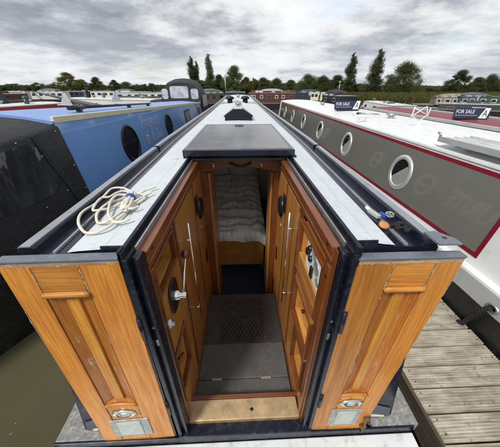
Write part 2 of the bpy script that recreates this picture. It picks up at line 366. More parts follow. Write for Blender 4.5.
def children(o): return [c for c in bpy.data.objects if c.parent == o]
def copy_tree(o, parent=None, kids=None):
    c = o.copy(); COL.objects.link(c); c.parent = parent
    for ch in children(o): copy_tree(ch, c)
    return c
def text_mesh(name, body, mat, parent, M, size, shear=0.0, extrude=0.002, align='LEFT', spacing=1.0, sx=1.0, bold=0.0):
    cu = bpy.data.curves.new(name, 'FONT'); cu.body = body; cu.size = size; cu.shear = shear; cu.extrude = extrude
    cu.offset = bold; cu.align_x = align; cu.space_character = spacing; cu.resolution_u = 3
    t = bpy.data.objects.new(name + '_tmp', cu); COL.objects.link(t)
    dg = bpy.context.evaluated_depsgraph_get(); me = bpy.data.meshes.new_from_object(t.evaluated_get(dg))
    bpy.data.objects.remove(t); me.transform(M @ Matrix.Diagonal((sx, 1, 1, 1)))
    me.materials.clear(); me.materials.append(mat)
    o = bpy.data.objects.new(name, me); COL.objects.link(o); o.parent = parent; return o
def basis(o, x, y, z):
    m = Matrix((Vector(x).normalized(), Vector(y).normalized(), Vector(z).normalized())).transposed().to_4x4(); m.translation = Vector(o); return m
def catmull(P, n=8):
    P = [Vector(p) for p in P]; out = []
    for i in range(len(P) - 1):
        p0, p1, p2, p3 = P[max(i - 1, 0)], P[i], P[i + 1], P[min(i + 2, len(P) - 1)]
        for k in range(n):
            t = k / n
            out.append(0.5 * ((2 * p1) + (p2 - p0) * t + (2 * p0 - 5 * p1 + 4 * p2 - p3) * t * t + (3 * p1 - p0 - 3 * p2 + p3) * t ** 3))
    out.append(P[-1]); return out

# ================================================================== SETTING
w = MB().quad((-700, -60, 0), (700, -60, 0), (700, 700, 0), (-700, 700, 0)).build('water', WATER, kind='structure')
g = MB(); edge = [(-700, 130), (-60, 104), (-25, 92), (-4, 80), (7, 66), (13, 46), (20, 40), (34, 38), (60, 42), (120, 60), (700, 120)]
g.loft([[Vector((x, y - 0.7, -0.3)), Vector((x, y, 0.35)), Vector((x * 1.02, y + 4, 0.6)), Vector((x * 1.4, 900, 0.8))] for x, y in edge])
g.build('ground', GROUND, kind='structure')
hl = MB(); xs = [(-900 + i * 60) for i in range(31)]
hl.loft([[Vector((x, 420, 0)), Vector((x, 430, 5 + 5 * mnoise.noise((x * 0.006, 1, 2)) + 2.5 * mnoise.noise((x * 0.03, 4, 2)))), Vector((x, 520, 0))] for x in [(-900 + i * 20) for i in range(91)]])
hl.build('hills', leaf_mat('far woodland', (0.045, 0.060, 0.030), (0.085, 0.10, 0.05)), kind='structure')

# ================================================================== OUR NARROWBOAT
CC = -0.025
boat = empty('narrowboat', (0, 0, 0), 0, 'pale grey roofed narrowboat with both orange wooden stern doors open', 'narrowboat')
STN = [0.051, 0.6, 1.25, 2.0, 3.6, 4.0, 8.0, 12.0, 14.8, 15.8, 16.4]
def hw(y):    # half width to outside of handrail
    a = 0.73 + 0.05 * min(1, y / 2.0)
    return a if y < 14.5 else a * (1 - 0.30 * ((y - 14.5) / 1.9) ** 2)
def wh(y): return hw(y) - 0.162 + 0.008 * min(1, y / 2)
def camber(d): return 1.75 + 0.035 * (1 - min(1, (d / 0.6)) ** 2)
def rise(y): return 0.0 if y < 9 else 0.012 * (y - 9)
# navy under-roof slab (two strips beside the slot, full forward)
for s in (-1, 1):
    secs = []
    for y in STN[:3]:
        prof = [0.40, wh(y), hw(y)]
        top = [Vector((CC * (d > 0.45) + s * d, y, camber(d) - 0.005 if d < 0.7 else 1.745)) for d in prof]
        secs.append(top + [Vector((p.x, p.y, p.z - 0.03)) for p in reversed(top)])
    MB().loft(secs, True, True).build('roof_edge', NAVYGLOSS, boat)
secs = []
for y in STN[2:]:
    D = [-hw(y), -wh(y), -0.3, 0, 0.3, wh(y), hw(y)]
    top = [Vector((CC + d, y + 0.001, camber(abs(d)) - 0.005 + rise(y))) for d in D]
    secs.append(top + [Vector((p.x, p.y, p.z - 0.03)) for p in reversed(top)])
m = MB().loft(secs, True, True)
def cut_added_light_opening(m):  # opening added in the roof to let daylight onto the bed
    keep = []
    for f in m.f:
        c = sum((Vector(m.v[i]) for i in f), Vector()) / len(f); keep.append(not (abs(c.x + 0.02) < 0.2 and 3.58 < c.y < 4.02 and c.z > 1.6))
    m.sm = [a for a, k in zip(m.sm, keep) if k]; m.f = [f for f, k in zip(m.f, keep) if k]; return m
cut_added_light_opening(m).build('roof_edge', NAVYGLOSS, boat)
# pale roof sheets
roof = None
for s in (-1, 1):
    m = MB(); secs = []
    for y in STN[:3]:
        secs.append([Vector((CC * t + s * d, y + 0.002, camber(d) + 0.001)) for d, t in ((0.475, 0.0), (0.53, 1), (wh(y), 1))])
    m.loft(secs); m.build('roof_sheet', ROOFWHITE, boat)
    m = MB(); secs = []      # runner beside the slot
    for y in (0.052, 0.6, 1.245):
        secs.append([Vector((s * 0.405, y, camber(0.4) + 0.007)), Vector((s * 0.468, y, camber(0.46) + 0.006)), Vector((s * 0.472, y, camber(0.46) - 0.002))])
    m.loft(secs); m.build('hatch_runner', ROOFWHITE, boat)
    MB().box(s * 0.397 - 0.075 if s > 0 else s * 0.397, s * 0.397 if s > 0 else s * 0.397 + 0.075, -0.004, 0.004, 1.744, 1.752)
m = MB(); secs = []
for y in sorted([1.246, 3.6, 4.0] + [1.25 + i * (15.15 - 0.1) / 30 for i in range(1, 31) if i not in (5,)]):
    k = wh(y)
    secs.append([Vector((CC + d * k, y, camber(abs(d * k)) + 0.001 + rise(y))) for d in (-1, -0.75, -0.5, -0.25, 0, 0.25, 0.5, 0.75, 1)])
m.loft(secs, smooth=True); roof = cut_added_light_opening(m).build('roof', ROOFWHITE, boat)
# welded roof ribs and seams
for y in (4.9, 6.4, 8.0, 9.6, 11.2, 12.8):
    secs = [[Vector((CC + d * wh(y), yy, camber(abs(d * wh(y))) + rise(y) + z)) for d in (-0.98, -0.6, -0.2, 0.2, 0.6, 0.98)] for yy, z in ((y - 0.012, 0.001), (y, 0.006), (y + 0.012, 0.001))]
    MB().loft(secs, smooth=True).build('roof_seam', ROOFWHITE, roof)
# handrails, bead, with a break at y 1.55-1.7
for s in (-1, 1):
    for ya, yb in ((0.0535, 1.60), (1.66, 16.2)):
        ys = [ya] + [y for y in [0.3, 0.6, 0.9, 1.2, 2.0, 4, 8, 12, 14.8, 15.5] if ya < y < yb] + [yb]
        secs = []
        for y in ys:
            o = CC + s * hw(y); i = CC + s * (hw(y) - 0.058); z = 1.747 + rise(y)
            h = 0.034
            secs.append([Vector((o, y, z - 0.02)), Vector((o, y, z + h * 0.55)), Vector((o - s * 0.016, y, z + h)), Vector((i + s * 0.006, y, z + h)), Vector((i, y, z + h * 0.8)), Vector((i - s * 0.004, y, z - 0.01))])
        hr = MB().loft(secs, True, True).build('handrail', NAVYGLOSS, boat, bevel=0.004)
        secs = []
        for y in ys:
            o = CC + s * (hw(y) - 0.004); i = CC + s * (hw(y) - 0.050); z = 1.747 + rise(y) + 0.0345
            secs.append([Vector((o, y, z - 0.008)), Vector((o - s * 0.010, y, z)), Vector((i, y, z)), Vector((i, y, z - 0.003)), Vector((o - s * 0.010, y, z - 0.004))])
        MB().loft(secs, True, True).build('rail_top_sheen', RAILGREY, hr)  # grey plate carries the painted sky sheen of the navy rail
    secs = []
    for y in [0.056] + STN[1:]:
        o = CC + s * (wh(y) + 0.046); z = 1.7455 + rise(y)
        secs.append([Vector((o - 0.007, y, z - 0.01)), Vector((o - 0.004, y, z + 0.010)), Vector((o + 0.004, y, z + 0.010)), Vector((o + 0.007, y, z - 0.01))])
    MB().loft(secs, True, True).build('gutter_bead', RAILGREY, boat)
# cabin sides with tumblehome, gunwale, hull
for s in (-1, 1):
    secs = []
    for y in [0.09] + STN[1:]:
        t = CC + s * (hw(y) - 0.012); b = CC + s * (0.945 if y < 14.5 else 0.945 * (1 - 0.28 * ((y - 14.5) / 1.9) ** 2))
        secs.append([Vector((t, y, 1.742 + rise(y))), Vector((b, y, 0.455)), Vector((b - s * 0.02, y, 0.455)), Vector((t - s * 0.02, y, 1.742 + rise(y)))])
    side = MB().loft(secs, True, True).build('cabin_side', NAVYGLOSS, boat)
    if s == 1:   # lettering seen mirrored in the neighbour's gloss paint
        n = Vector((1.29, 0, 0.175)).normalized(); up = Vector((-0.175, 0, 1.29)).normalized()
        q = lambda y, z: Vector((CC + 0.945 - 0.172 * (z - 0.455) / 1.287, y, z)) + n * 0.009
        text_mesh('lettering', 'FAVOURITE', SIGNWHITE, side, basis(q(1.24, 0.90), (0, 1, 0), up, n), 0.40, 0.0, 0.002, sx=0.78, bold=0.008)
        for k, y in enumerate((3.42, 5.2, 7.2, 9.2)):
            M = basis(q(y, 1.02), (0, 1, 0), up, n)
            pr0 = MB().lathe([(0.15, -0.005), (0.15, 0.014), (0.20, 0.014), (0.205, -0.005)], M).build('porthole_ring', SIGNWHITE, side)
            MB().disc(0.15, 0.002, M).build('porthole_glass', GLASS, side)
            MB().prism([M @ Vector(v) for v in ((-0.15, -0.02, 0.003), (0.15, -0.02, 0.003), (0.15, 0.02, 0.003), (-0.15, 0.02, 0.003))], n * 0.01).build('porthole_bar', SIGNWHITE, side)
def hullw(y):
    if y < 0: return 1.085 - 0.05 * (y / -0.6) ** 2
    return 1.085 if y < 13.6 else 1.085 * (1 - ((y - 13.6) / 4.4) ** 1.9)
HY = [-0.75, -0.6, -0.3, 0, 2, 6, 10, 13.6, 15, 16.2, 17.2, 17.9]
secs = [[Vector((CC - hullw(y), y, 0.36)), Vector((CC - hullw(y) * 0.985, y, -0.4)), Vector((CC + hullw(y) * 0.985, y, -0.4)), Vector((CC + hullw(y), y, 0.36))] for y in HY]
h_ = MB().loft(secs, False, False)
h_.poly(secs[0]); h_.build('hull', BLACKHULL, boat)
for s in (-1, 1):     # gunwale deck beside the cabin
    secs = []
    for y in [0.004] + HY[4:-1]:
        o = CC + s * (hullw(y) + 0.005); i = CC + s * min(0.80, hullw(y) - 0.02)
        secs.append([Vector((o, y, 0.365)), Vector((o, y, 0.44)), Vector((i, y, 0.44)), Vector((i, y, 0.365))])
    MB().loft(secs, True, True).build('side_deck', DECKGREY, boat, bevel=0.004)
MB().box(CC - 1.09, CC + 1.055, -0.010, 0.002, 0.36, 0.442).build('deck_lip', NAVY, boat, bevel=0.003)
secs = [[Vector((CC - hullw(y) - 0.004, y, 0.362)), Vector((CC - hullw(y) - 0.004, y, 0.385)), Vector((CC + hullw(y) - 0.03, y, 0.385)), Vector((CC + hullw(y) - 0.03, y, 0.362))] for y in (-0.6, -0.4, -0.2, -0.014)]
MB().loft(secs, True, True).build('stern_step', STEPWHITE, boat, bevel=0.006)

# rear bulkhead either side of the opening
for s in (-1, 1):
    pts = [(s * 0.395, 0.055, 1.742), (CC + s * 0.72, 0.055, 1.742), (CC + s * 0.94, 0.055, 0.447), (s * 0.395, 0.055, 0.447)]
    bk = MB().prism(pts, (0, 0.03, 0)).build('bulkhead', NAVY, boat)
    # slate lower panel with a cream and blue coach line
    a = [(CC + s * 0.80, 0.052, 0.60), (CC + s * 0.905, 0.052, 0.55), (CC + s * 0.925, 0.052, 0.452), (CC + s * 0.78, 0.052, 0.452)]
    MB().prism(a, (0, -0.003, 0)).build('coach_panel', paint('slate panel', (0.07, 0.085, 0.115), 0.35), bk)
    a = [(CC + s * 0.80, 0.048, 0.490), (CC + s * 0.885, 0.048, 0.470), (CC + s * 0.885, 0.048, 0.453), (CC + s * 0.80, 0.048, 0.466)]
    MB().prism(a, (0, -0.003, 0)).build('coach_line', CREAM, bk)
    a = [(CC + s * 0.80, 0.047, 0.466), (CC + s * 0.86, 0.047, 0.456), (CC + s * 0.86, 0.047, 0.449), (CC + s * 0.80, 0.047, 0.455)]
    MB().prism(a, (0, -0.003, 0)).build('coach_line', BLUETAPE, bk)
    # steel jamb with rebates
    jx = lambda a, b: (min(s * a, s * b), max(s * a, s * b))
    jm = MB()
    jm.box(*jx(0.372, 0.393), -0.004, 0.055, 0.45, 1.757); 
    jm.box(*jx(0.352, 0.3715), 0.018, 0.055, 0.45, 1.752)
    jm.box(*jx(0.338, 0.3515), 0.002, 0.055, 0.45, 1.755)
    jm.build('door_jamb', NAVY, boat, bevel=0.003)
    for z in (0.80, 1.42):    # hinge knuckles with a bright screw plate
        hg = MB().lathe([(0, 0.06), (0.009, 0.06), (0.009, -0.06), (0, -0.06)], Matrix.Translation((s * 0.398, -0.004, z)), 10).build('hinge', NAVY, boat)
    MB().box(*jx(0.354, 0.369), 0.012, 0.018, 1.29, 1.325).build('striker_plate', STEEL, boat, bevel=0.002)
    MB().box(*jx(0.354, 0.366), 0.012, 0.018, 1.40, 1.408).build('striker_plate', STEEL, boat)
    # coaming along the slot
    MB().box(*jx(0.385, 0.401), 0.0, 1.26, 1.70, 1.783).build('coaming', NAVY, boat, bevel=0.003)
    MB().box(*jx(0.369, 0.384), 0.004, 1.26, 1.70, 1.762).build('coaming_seal', BLACK, boat)
    MB().box(*jx(0.362, 0.3685), 0.058, 1.26, 1.70, 1.768).build('coaming_strip', STEEL, boat)
    MB().box(*jx(0.40, 0.475), 0.043, 0.0505, 1.72, 1.781).build('roof_end_cap', NAVY, boat, bevel=0.002)

# ---- stern doors: quads mapped through corners (inner top, outer top, outer bottom, inner bottom)
def door(s, IT, OT, OB, IB, lab):
    d = empty('door', (0, 0, 0)); d.parent = boat; d['label'] = lab
    def P(u, v, y): # u 0 inner ..1 outer, v 0 top..1 bottom
        a = Vector(IT).lerp(Vector(OT), u); b = Vector(IB).lerp(Vector(OB), u); p = a.lerp(b, v); return Vector((p.x, y, p.y))
    def slab(u0, u1, v0, v1, y0=0.0, y1=0.035):
        return MB().hexa([P(u0, v1, y0), P(u1, v1, y0), P(u1, v1, y1), P(u0, v1, y1), P(u0, v0, y0), P(u1, v0, y0), P(u1, v0, y1), P(u0, v0, y1)])
    g = 0.004
    slab(0.0, 0.345 - g, 0.013, 1.0).build('stile', W_STILE, d, bevel=0.002)
    slab(0.745 + g, 1.0, 0.013, 1.0).build('stile', W_STILE, d, bevel=0.002)
    slab(0.345, 0.745, 0.013, 0.100).build('top_rail', W_RAIL, d, bevel=0.002)
    slab(0.345, 0.745, 0.975, 1.0).build('bottom_rail', W_RAIL, d, bevel=0.002)
    slab(0.345, 0.745, 0.690, 0.974, 0.001).build('lock_rail', W_FIELD, d, bevel=0.003)
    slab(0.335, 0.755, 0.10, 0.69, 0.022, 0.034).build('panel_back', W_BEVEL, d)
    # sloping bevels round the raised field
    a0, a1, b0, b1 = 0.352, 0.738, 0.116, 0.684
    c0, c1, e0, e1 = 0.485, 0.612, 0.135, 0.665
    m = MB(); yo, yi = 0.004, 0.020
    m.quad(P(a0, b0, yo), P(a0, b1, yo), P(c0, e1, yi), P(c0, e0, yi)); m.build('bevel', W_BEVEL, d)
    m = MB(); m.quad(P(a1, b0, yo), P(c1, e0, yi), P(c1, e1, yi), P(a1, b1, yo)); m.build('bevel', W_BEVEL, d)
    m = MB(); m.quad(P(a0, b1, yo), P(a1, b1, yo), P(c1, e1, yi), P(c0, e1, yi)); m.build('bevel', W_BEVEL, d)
    slab(c0 + 0.004, c1 - 0.004, e0, e1, 0.009, 0.03).build('field', W_FIELD, d, bevel=0.004)
    # rounded sill moulding under the top block
    q = [P(0.335 + i * 0.03, 0.108 + (0.004 if i in (0, 14) else 0), -0.004) for i in range(15)]
    MB().tube(q, [0.007] + [0.012] * 13 + [0.007], 8).build('moulding', W_RAIL, d)
    MB().tube([P(0.345 + 0.4 * i / 12, 0.692 - 0.010 * math.sin(math.pi * i / 12), -0.002) for i in range(13)], 0.0085, 8).build('moulding', W_RAIL, d)
    # worn bare strip beneath the painted top edge, painted cap
    slab(0.0, 1.0, 0.0045, 0.0125, 0.001, 0.034).build('worn_edge', W_WORN, d)
    slab(-0.004, 1.004, -0.003, 0.004, -0.003, 0.034).build('top_cap', CAPGREY, d, bevel=0.003)
    slab(-0.03, -0.003, -0.02, 1.0, 0.0, 0.036).build('hinge_edge', NAVY, d, bevel=0.002)
    # oval pull
    c = P(0.545, 0.752, -0.002); M = basis(c, (1, 0, 0), (0, 0, 1), (0, -1, 0))
    pm = MB(); sc = Matrix.Diagonal((1.0, 0.52, 1, 1))
    pm.lathe([(0.062, 0), (0.062, 0.006), (0.048, 0.010), (0.040, 0.002), (0.022, -0.004), (0.0, -0.006)], M @ sc, 28); pl = pm.build('door_pull', CHROME, d)
    MB().lathe([(0.0, 0.017), (0.016, 0.014), (0.026, 0.006), (0.03, 0.0)], M @ Matrix.Translation((0.004, 0.002, 0)) @ sc, 20).build('pull_dome', CHROME, pl)
    # vent plate
    vp = slab(0.275, 0.80, 0.805, 0.945, -0.005, 0.0).build('vent_plate', PLATE, d, bevel=0.0015)
    slab(0.385, 0.70, 0.820, 0.930, -0.0085, -0.005).build('vent_face', VENTGLASS, vp, bevel=0.001)
    for k in range(5):
        v = 0.832 + 0.019 * k; slab(0.40, 0.685, v, v + 0.006, -0.0105, -0.0085).build('vent_louvre', VENTGLASS, vp)
    for u, v in ((0.30, 0.815), (0.775, 0.815), (0.30, 0.935), (0.775, 0.935)):
        MB().lathe([(0.0, 0.003), (0.006, 0.002), (0.007, 0)], basis(P(u, v, -0.005), (1, 0, 0), (0, 0, 1), (0, -1, 0)), 10).build('screw', STEEL, vp)
    return d, P
dl, PL = door(-1, (-0.402, 1.762), (-0.787, 1.758), (-0.825, 0.415), (-0.418, 0.452), 'left stern door of varnished orange pine with dark top edge')
dr, PR = door(1, (0.396, 1.735), (0.772, 1.735), (0.712, 0.432), (0.383, 0.448), 'right stern door of varnished orange pine, more worn at top, rusty bolt')
# bare, chipped varnish along joints and edges (real ragged slivers 1 mm proud)
DARKJ = paint('old dirt in the joint', (0.05, 0.034, 0.022), 0.8, var=0.4, scale=50)
def ragged(P, d, a, b, w, y, seed, mat, prob=0.75, seg=46):
    r_ = random.Random(seed); m = MB(); a, b = Vector(a), Vector(b); t = (b - a); nn = Vector((-t.y * 3.3, t.x * 0.31)).normalized(); nn = Vector((nn.x, nn.y * 0.3)); prev = None
    for i in range(seg + 1):
        k = i / seg; c = a.lerp(b, k) ; on = mnoise.noise((k * 7.0, seed * 1.7, 0)) + 0.35 > 0.7 - prob * 0.7
        ww = w * (0.25 + 0.75 * abs(mnoise.noise((k * 13, seed, 3)))) * r_.uniform(0.5, 1.3); w2 = w * 0.3 * r_.uniform(0.1, 1.2)
        p0, p1 = c - nn * w2, c + nn * ww
        cur = (P(p0.x, p0.y, y), P(p1.x, p1.y, y)) if on else None
        if prev and cur: m.quad(prev[0], prev[1], cur[1], cur[0])
        prev = cur
    if m.f: m.build('bare_wood', mat, d)
for P_, d_, k0, amt in ((PL, dl, 20, 0.75), (PR, dr, 40, 1.0)):
    ragged(P_, d_, (0.342, 0.016), (0.335, 0.110), -0.030 * amt, -0.0012, k0, W_WORN, 0.9)
    ragged(P_, d_, (0.748, 0.016), (0.752, 0.110), 0.034 * amt, -0.0012, k0 + 1, W_WORN, 0.95)
    ragged(P_, d_, (0.350, 0.016), (0.350, 0.100), 0.008 * amt, -0.0014, k0 + 2, DARKJ, 0.8)
    ragged(P_, d_, (0.740, 0.016), (0.740, 0.100), -0.008 * amt, -0.0014, k0 + 3, DARKJ, 0.8)
    ragged(P_, d_, (0.01, 0.013), (0.99, 0.013), 0.035 * amt, -0.0010, k0 + 4, W_WORN, 0.85, 90)
    ragged(P_, d_, (0.338, 0.14), (0.338, 0.67), -0.016 * amt, -0.0010, k0 + 5, W_WORN, 0.35, 90)
    ragged(P_, d_, (0.755, 0.14), (0.755, 0.67), 0.012 * amt, -0.0010, k0 + 6, W_WORN, 0.25, 90)
    ragged(P_, d_, (0.992, 0.03), (0.992, 0.97), -0.020, -0.0010, k0 + 7, W_WORN, 0.35, 90)
    ragged(P_, d_, (0.02, 0.996), (0.98, 0.996), -0.02, -0.0010, k0 + 8, W_WORN, 0.5, 60)
    ragged(P_, d_, (0.345, 0.70), (0.345, 0.80), -0.016, -0.0012, k0 + 9, DARKJ, 0.7)
    ragged(P_, d_, (0.745, 0.70), (0.745, 0.80), 0.016, -0.0012, k0 + 10, DARKJ, 0.7)
b = empty('tower_bolt', (0, 0, 0)); b.parent = dr
MB().tube([PR(0.93, 0.875, -0.012), PR(0.965, 1.01, -0.012)], 0.007, 8).build('bolt_rod', RUST, b)
MB().tube([PR(0.93, 0.90, -0.012), PR(0.90, 0.93, -0.03), PR(0.925, 0.945, -0.035)], 0.006, 8).build('bolt_knob', RUST, b)
for v in (0.885, 0.955):
    c = PR(0.945, v, -0.006); MB().box(c.x - 0.018, c.x + 0.018, -0.018, 0.0, c.z - 0.012, c.z + 0.012).build('bolt_keep', RUST, b, bevel=0.003)
# cabin hook bracket on the right handrail's end
br = MB().prism([(0.655, 0.0, 1.784), (0.735, 0.0, 1.784), (0.735, 0.035, 1.784), (0.70, 0.085, 1.784), (0.655, 0.08, 1.784)], (0, 0, 0.006)).build('rail_bracket', CAPGREY, boat)
MB().disc(0.008, 1.7905, Matrix.Translation((0.70, 0.038, 0)), 12).build('bolt_hole', BLACK, br)

# ---- sliding hatch carrying a solar panel
ht = MB().box(-0.432, 0.415, 1.205, 2.62, 1.79, 1.836).build('sliding_hatch', NAVYGLOSS, boat, bevel=0.004)
sp = MB().box(-0.405, 0.39, 1.235, 2.60, 1.8365, 1.842).build('solar_panel', SOLAR, ht)
fr = MB(); fr.box(-0.412, -0.404, 1.228, 2.607, 1.836, 1.846); fr.box(0.389, 0.397, 1.228, 2.607, 1.836, 1.846); fr.box(-0.403, 0.388, 1.228, 1.2355, 1.836, 1.845); fr.box(-0.403, 0.388, 2.5995, 2.607, 1.836, 1.845)
fr.build('panel_frame', STEEL, sp)
MB().box(-0.055, 0.045, 2.44, 2.56, 1.8422, 1.8465).build('junction_box', BLACK, sp, bevel=0.002)
for s in (-1, 1): MB().box(min(s * 0.40, s * 0.43), max(s * 0.40, s * 0.43), 1.21, 2.6, 1.772, 1.789).build('hatch_slide', NAVY, ht)
# pigeon box
pb = empty('pigeon_box', (0, 0, 0)); pb.parent = boat
zb = 1.782
MB().prism([(-0.235, 3.55, zb), (0.20, 3.55, zb), (0.20, 3.55, zb + 0.055), (0.225, 3.55, zb + 0.065), (0.05, 3.55, zb + 0.175), (-0.085, 3.55, zb + 0.175), (-0.26, 3.55, zb + 0.065), (-0.235, 3.55, zb + 0.055)], (0, 0.008, 0)).build('box_front', NAVY, pb)
for q in ((-0.23, -0.215, 3.56, 4.04), (0.18, 0.195, 3.56, 4.04), (-0.2145, 0.1795, 4.025, 4.04)):
    MB().box(*q, zb - 0.02, zb + 0.05).build('box_wall', NAVY, pb)
def mat_lid():  # lids made translucent so added daylight brightens the bed below
    m, nt, b = _base('translucent lid added for bed light'); N = nt.nodes
    t = N.new('ShaderNodeBsdfTranslucent'); t.inputs[0].default_value = (0.8, 0.81, 0.8, 1); mx = N.new('ShaderNodeMixShader'); mx.inputs[0].default_value = 0.55
    b.inputs['Base Color'].default_value = (0.5, 0.51, 0.5, 1); b.inputs['Roughness'].default_value = 0.4
    nt.links.new(b.outputs[0], mx.inputs[1]); nt.links.new(t.outputs[0], mx.inputs[2]); nt.links.new(mx.outputs[0], N['Material Output'].inputs[0]); return m
LID = mat_lid()
for s, x0, x1 in ((-1, -0.262, -0.085), (1, 0.227, 0.05)):
    MB().quad((x0, 3.56, zb + 0.046), (x0, 4.06, zb + 0.046), (x1, 4.06, zb + 0.174), (x1, 3.56, zb + 0.174)).build('box_lid', LID, pb)
MB().box(-0.085, 0.05, 3.54, 4.07, zb + 0.168, zb + 0.192).build('box_ridge', paint('pale ridge', (0.52, 0.52, 0.5), 0.5, dirt=(0.25, 0.25, 0.24)), pb, bevel=0.006)
MB().lathe([(0.02, 0), (0.02, 0.03), (0.055, 0.03), (0.05, 0.05), (0.0, 0.06)], Matrix.Translation((-0.02, 3.8, zb + 0.2)), 16).build('box_cap', STEEL, pb)
def mushroom(x, y, col, h=0.1, r=0.10):
    z = camber(abs(x)) + rise(y); e = empty('roof_vent', (x, y, z)); e.parent = boat
    MB().lathe([(r * 0.6, 0), (r * 0.55, h * 0.6), (r * 0.5, h * 0.65)], None, 18).build('vent_stem', col, e)
    MB().lathe([(0.0, h * 1.25), (r * 0.5, h * 1.2), (r * 0.9, h), (r, h * 0.75), (r * 0.95, h * 0.62), (r * 0.5, h * 0.6)], None, 20).build('vent_cap', col, e)
mushroom(-0.02, 6.2, STEEL, 0.10, 0.085); mushroom(-0.34, 9.3, NAVY, 0.17, 0.16); mushroom(0.22, 9.3, NAVY, 0.17, 0.16); mushroom(-0.05, 12.5, STEEL, 0.12, 0.1); mushroom(-0.1, 8.2, STEEL, 0.09, 0.07)

# ---- sill and steps
MB().box(-0.392, 0.392, -0.012, 0.052, 0.387, 0.462).build('sill', NAVY, boat, bevel=0.004)
brs = MB().hexa([(-0.352, 0.053, 0.44), (0.330, 0.053, 0.44), (0.325, 0.16, 0.44), (-0.350, 0.16, 0.44), (-0.352, 0.053, 0.492), (0.330, 0.053, 0.492), (0.325, 0.16, 0.505), (-0.350, 0.16, 0.505)]).build('sill_plate', BRASS, boat, bevel=0.004)
MB().lathe([(0, 0.002), (0.009, 0.002), (0.011, 0.0)], Matrix.Translation((0.04, 0.10, 0.4985)), 12).build('plate_hole', BLACK, brs)
MB().box(-0.36, 0.345, 0.161, 0.185, 0.40, 0.512).build('sill_strip', W_REDX, boat, bevel=0.003)
st = empty('step', (0, 0, 0)); st.parent = boat
MB().box(-0.335, 0.322, 0.232, 0.333, 0.385, 0.400).build('step_front', RUBBER, st, bevel=0.003)
MB().box(-0.335, 0.322, 0.337, 0.615, 0.385, 0.401).build('step_lid', RUBBER, st, bevel=0.012)
for x in (-0.20, 0.155): MB().box(x - 0.036, x + 0.036, 0.328, 0.342, 0.4012, 0.4045).build('step_hinge', BRASS, st, bevel=0.001)
MB().box(-0.34, 0.33, 0.186, 0.231, 0.10, 0.37).build('step_riser', BLACK, st)
fl = MB().box(-0.34, 0.333, 0.60, 1.20, 0.335, 0.352).build('engine_cover', MATRUB, boat)
MB().box(-0.34, 0.333, 1.185, 1.2005, 0.031, 0.334).build('engine_riser', BLACK, boat)
mt = empty('rubber_mat', (-0.005, 0.90, 0.353), 0, 'black honeycomb rubber mat on the floor inside the open doors', 'mat')
MB().box(-0.21, 0.21, -0.235, 0.235, 0, 0.004).build('mat_base', MATRUB, mt)
hc = MB(); r = 0.019
for j in range(15):
    for i in range(12):
        x = -0.195 + i * 0.0345 + (0.017 if j % 2 else 0); y = -0.215 + j * 0.0305
        if x > 0.2: continue
        for k in range(6):
            a0, a1 = math.pi / 6 + k * math.pi / 3, math.pi / 6 + (k + 1) * math.pi / 3
            c0, s0, c1, s1 = math.cos(a0), math.sin(a0), math.cos(a1), math.sin(a1)
            hc.quad((x + c0 * r * 1.02, y + s0 * r * 1.02, 0.004), (x + c1 * r * 1.02, y + s1 * r * 1.02, 0.004), (x + c1 * r * 0.86, y + s1 * r * 0.86, 0.011), (x + c0 * r * 0.86, y + s0 * r * 0.86, 0.011))
            hc.quad((x + c0 * r * 0.86, y + s0 * r * 0.86, 0.011), (x + c1 * r * 0.86, y + s1 * r * 0.86, 0.011), (x + c1 * r * 0.68, y + s1 * r * 0.68, 0.0045), (x + c0 * r * 0.68, y + s0 * r * 0.68, 0.0045))
hc.build('honeycomb', MATRUB, mt, kind='stuff', recalc=False)

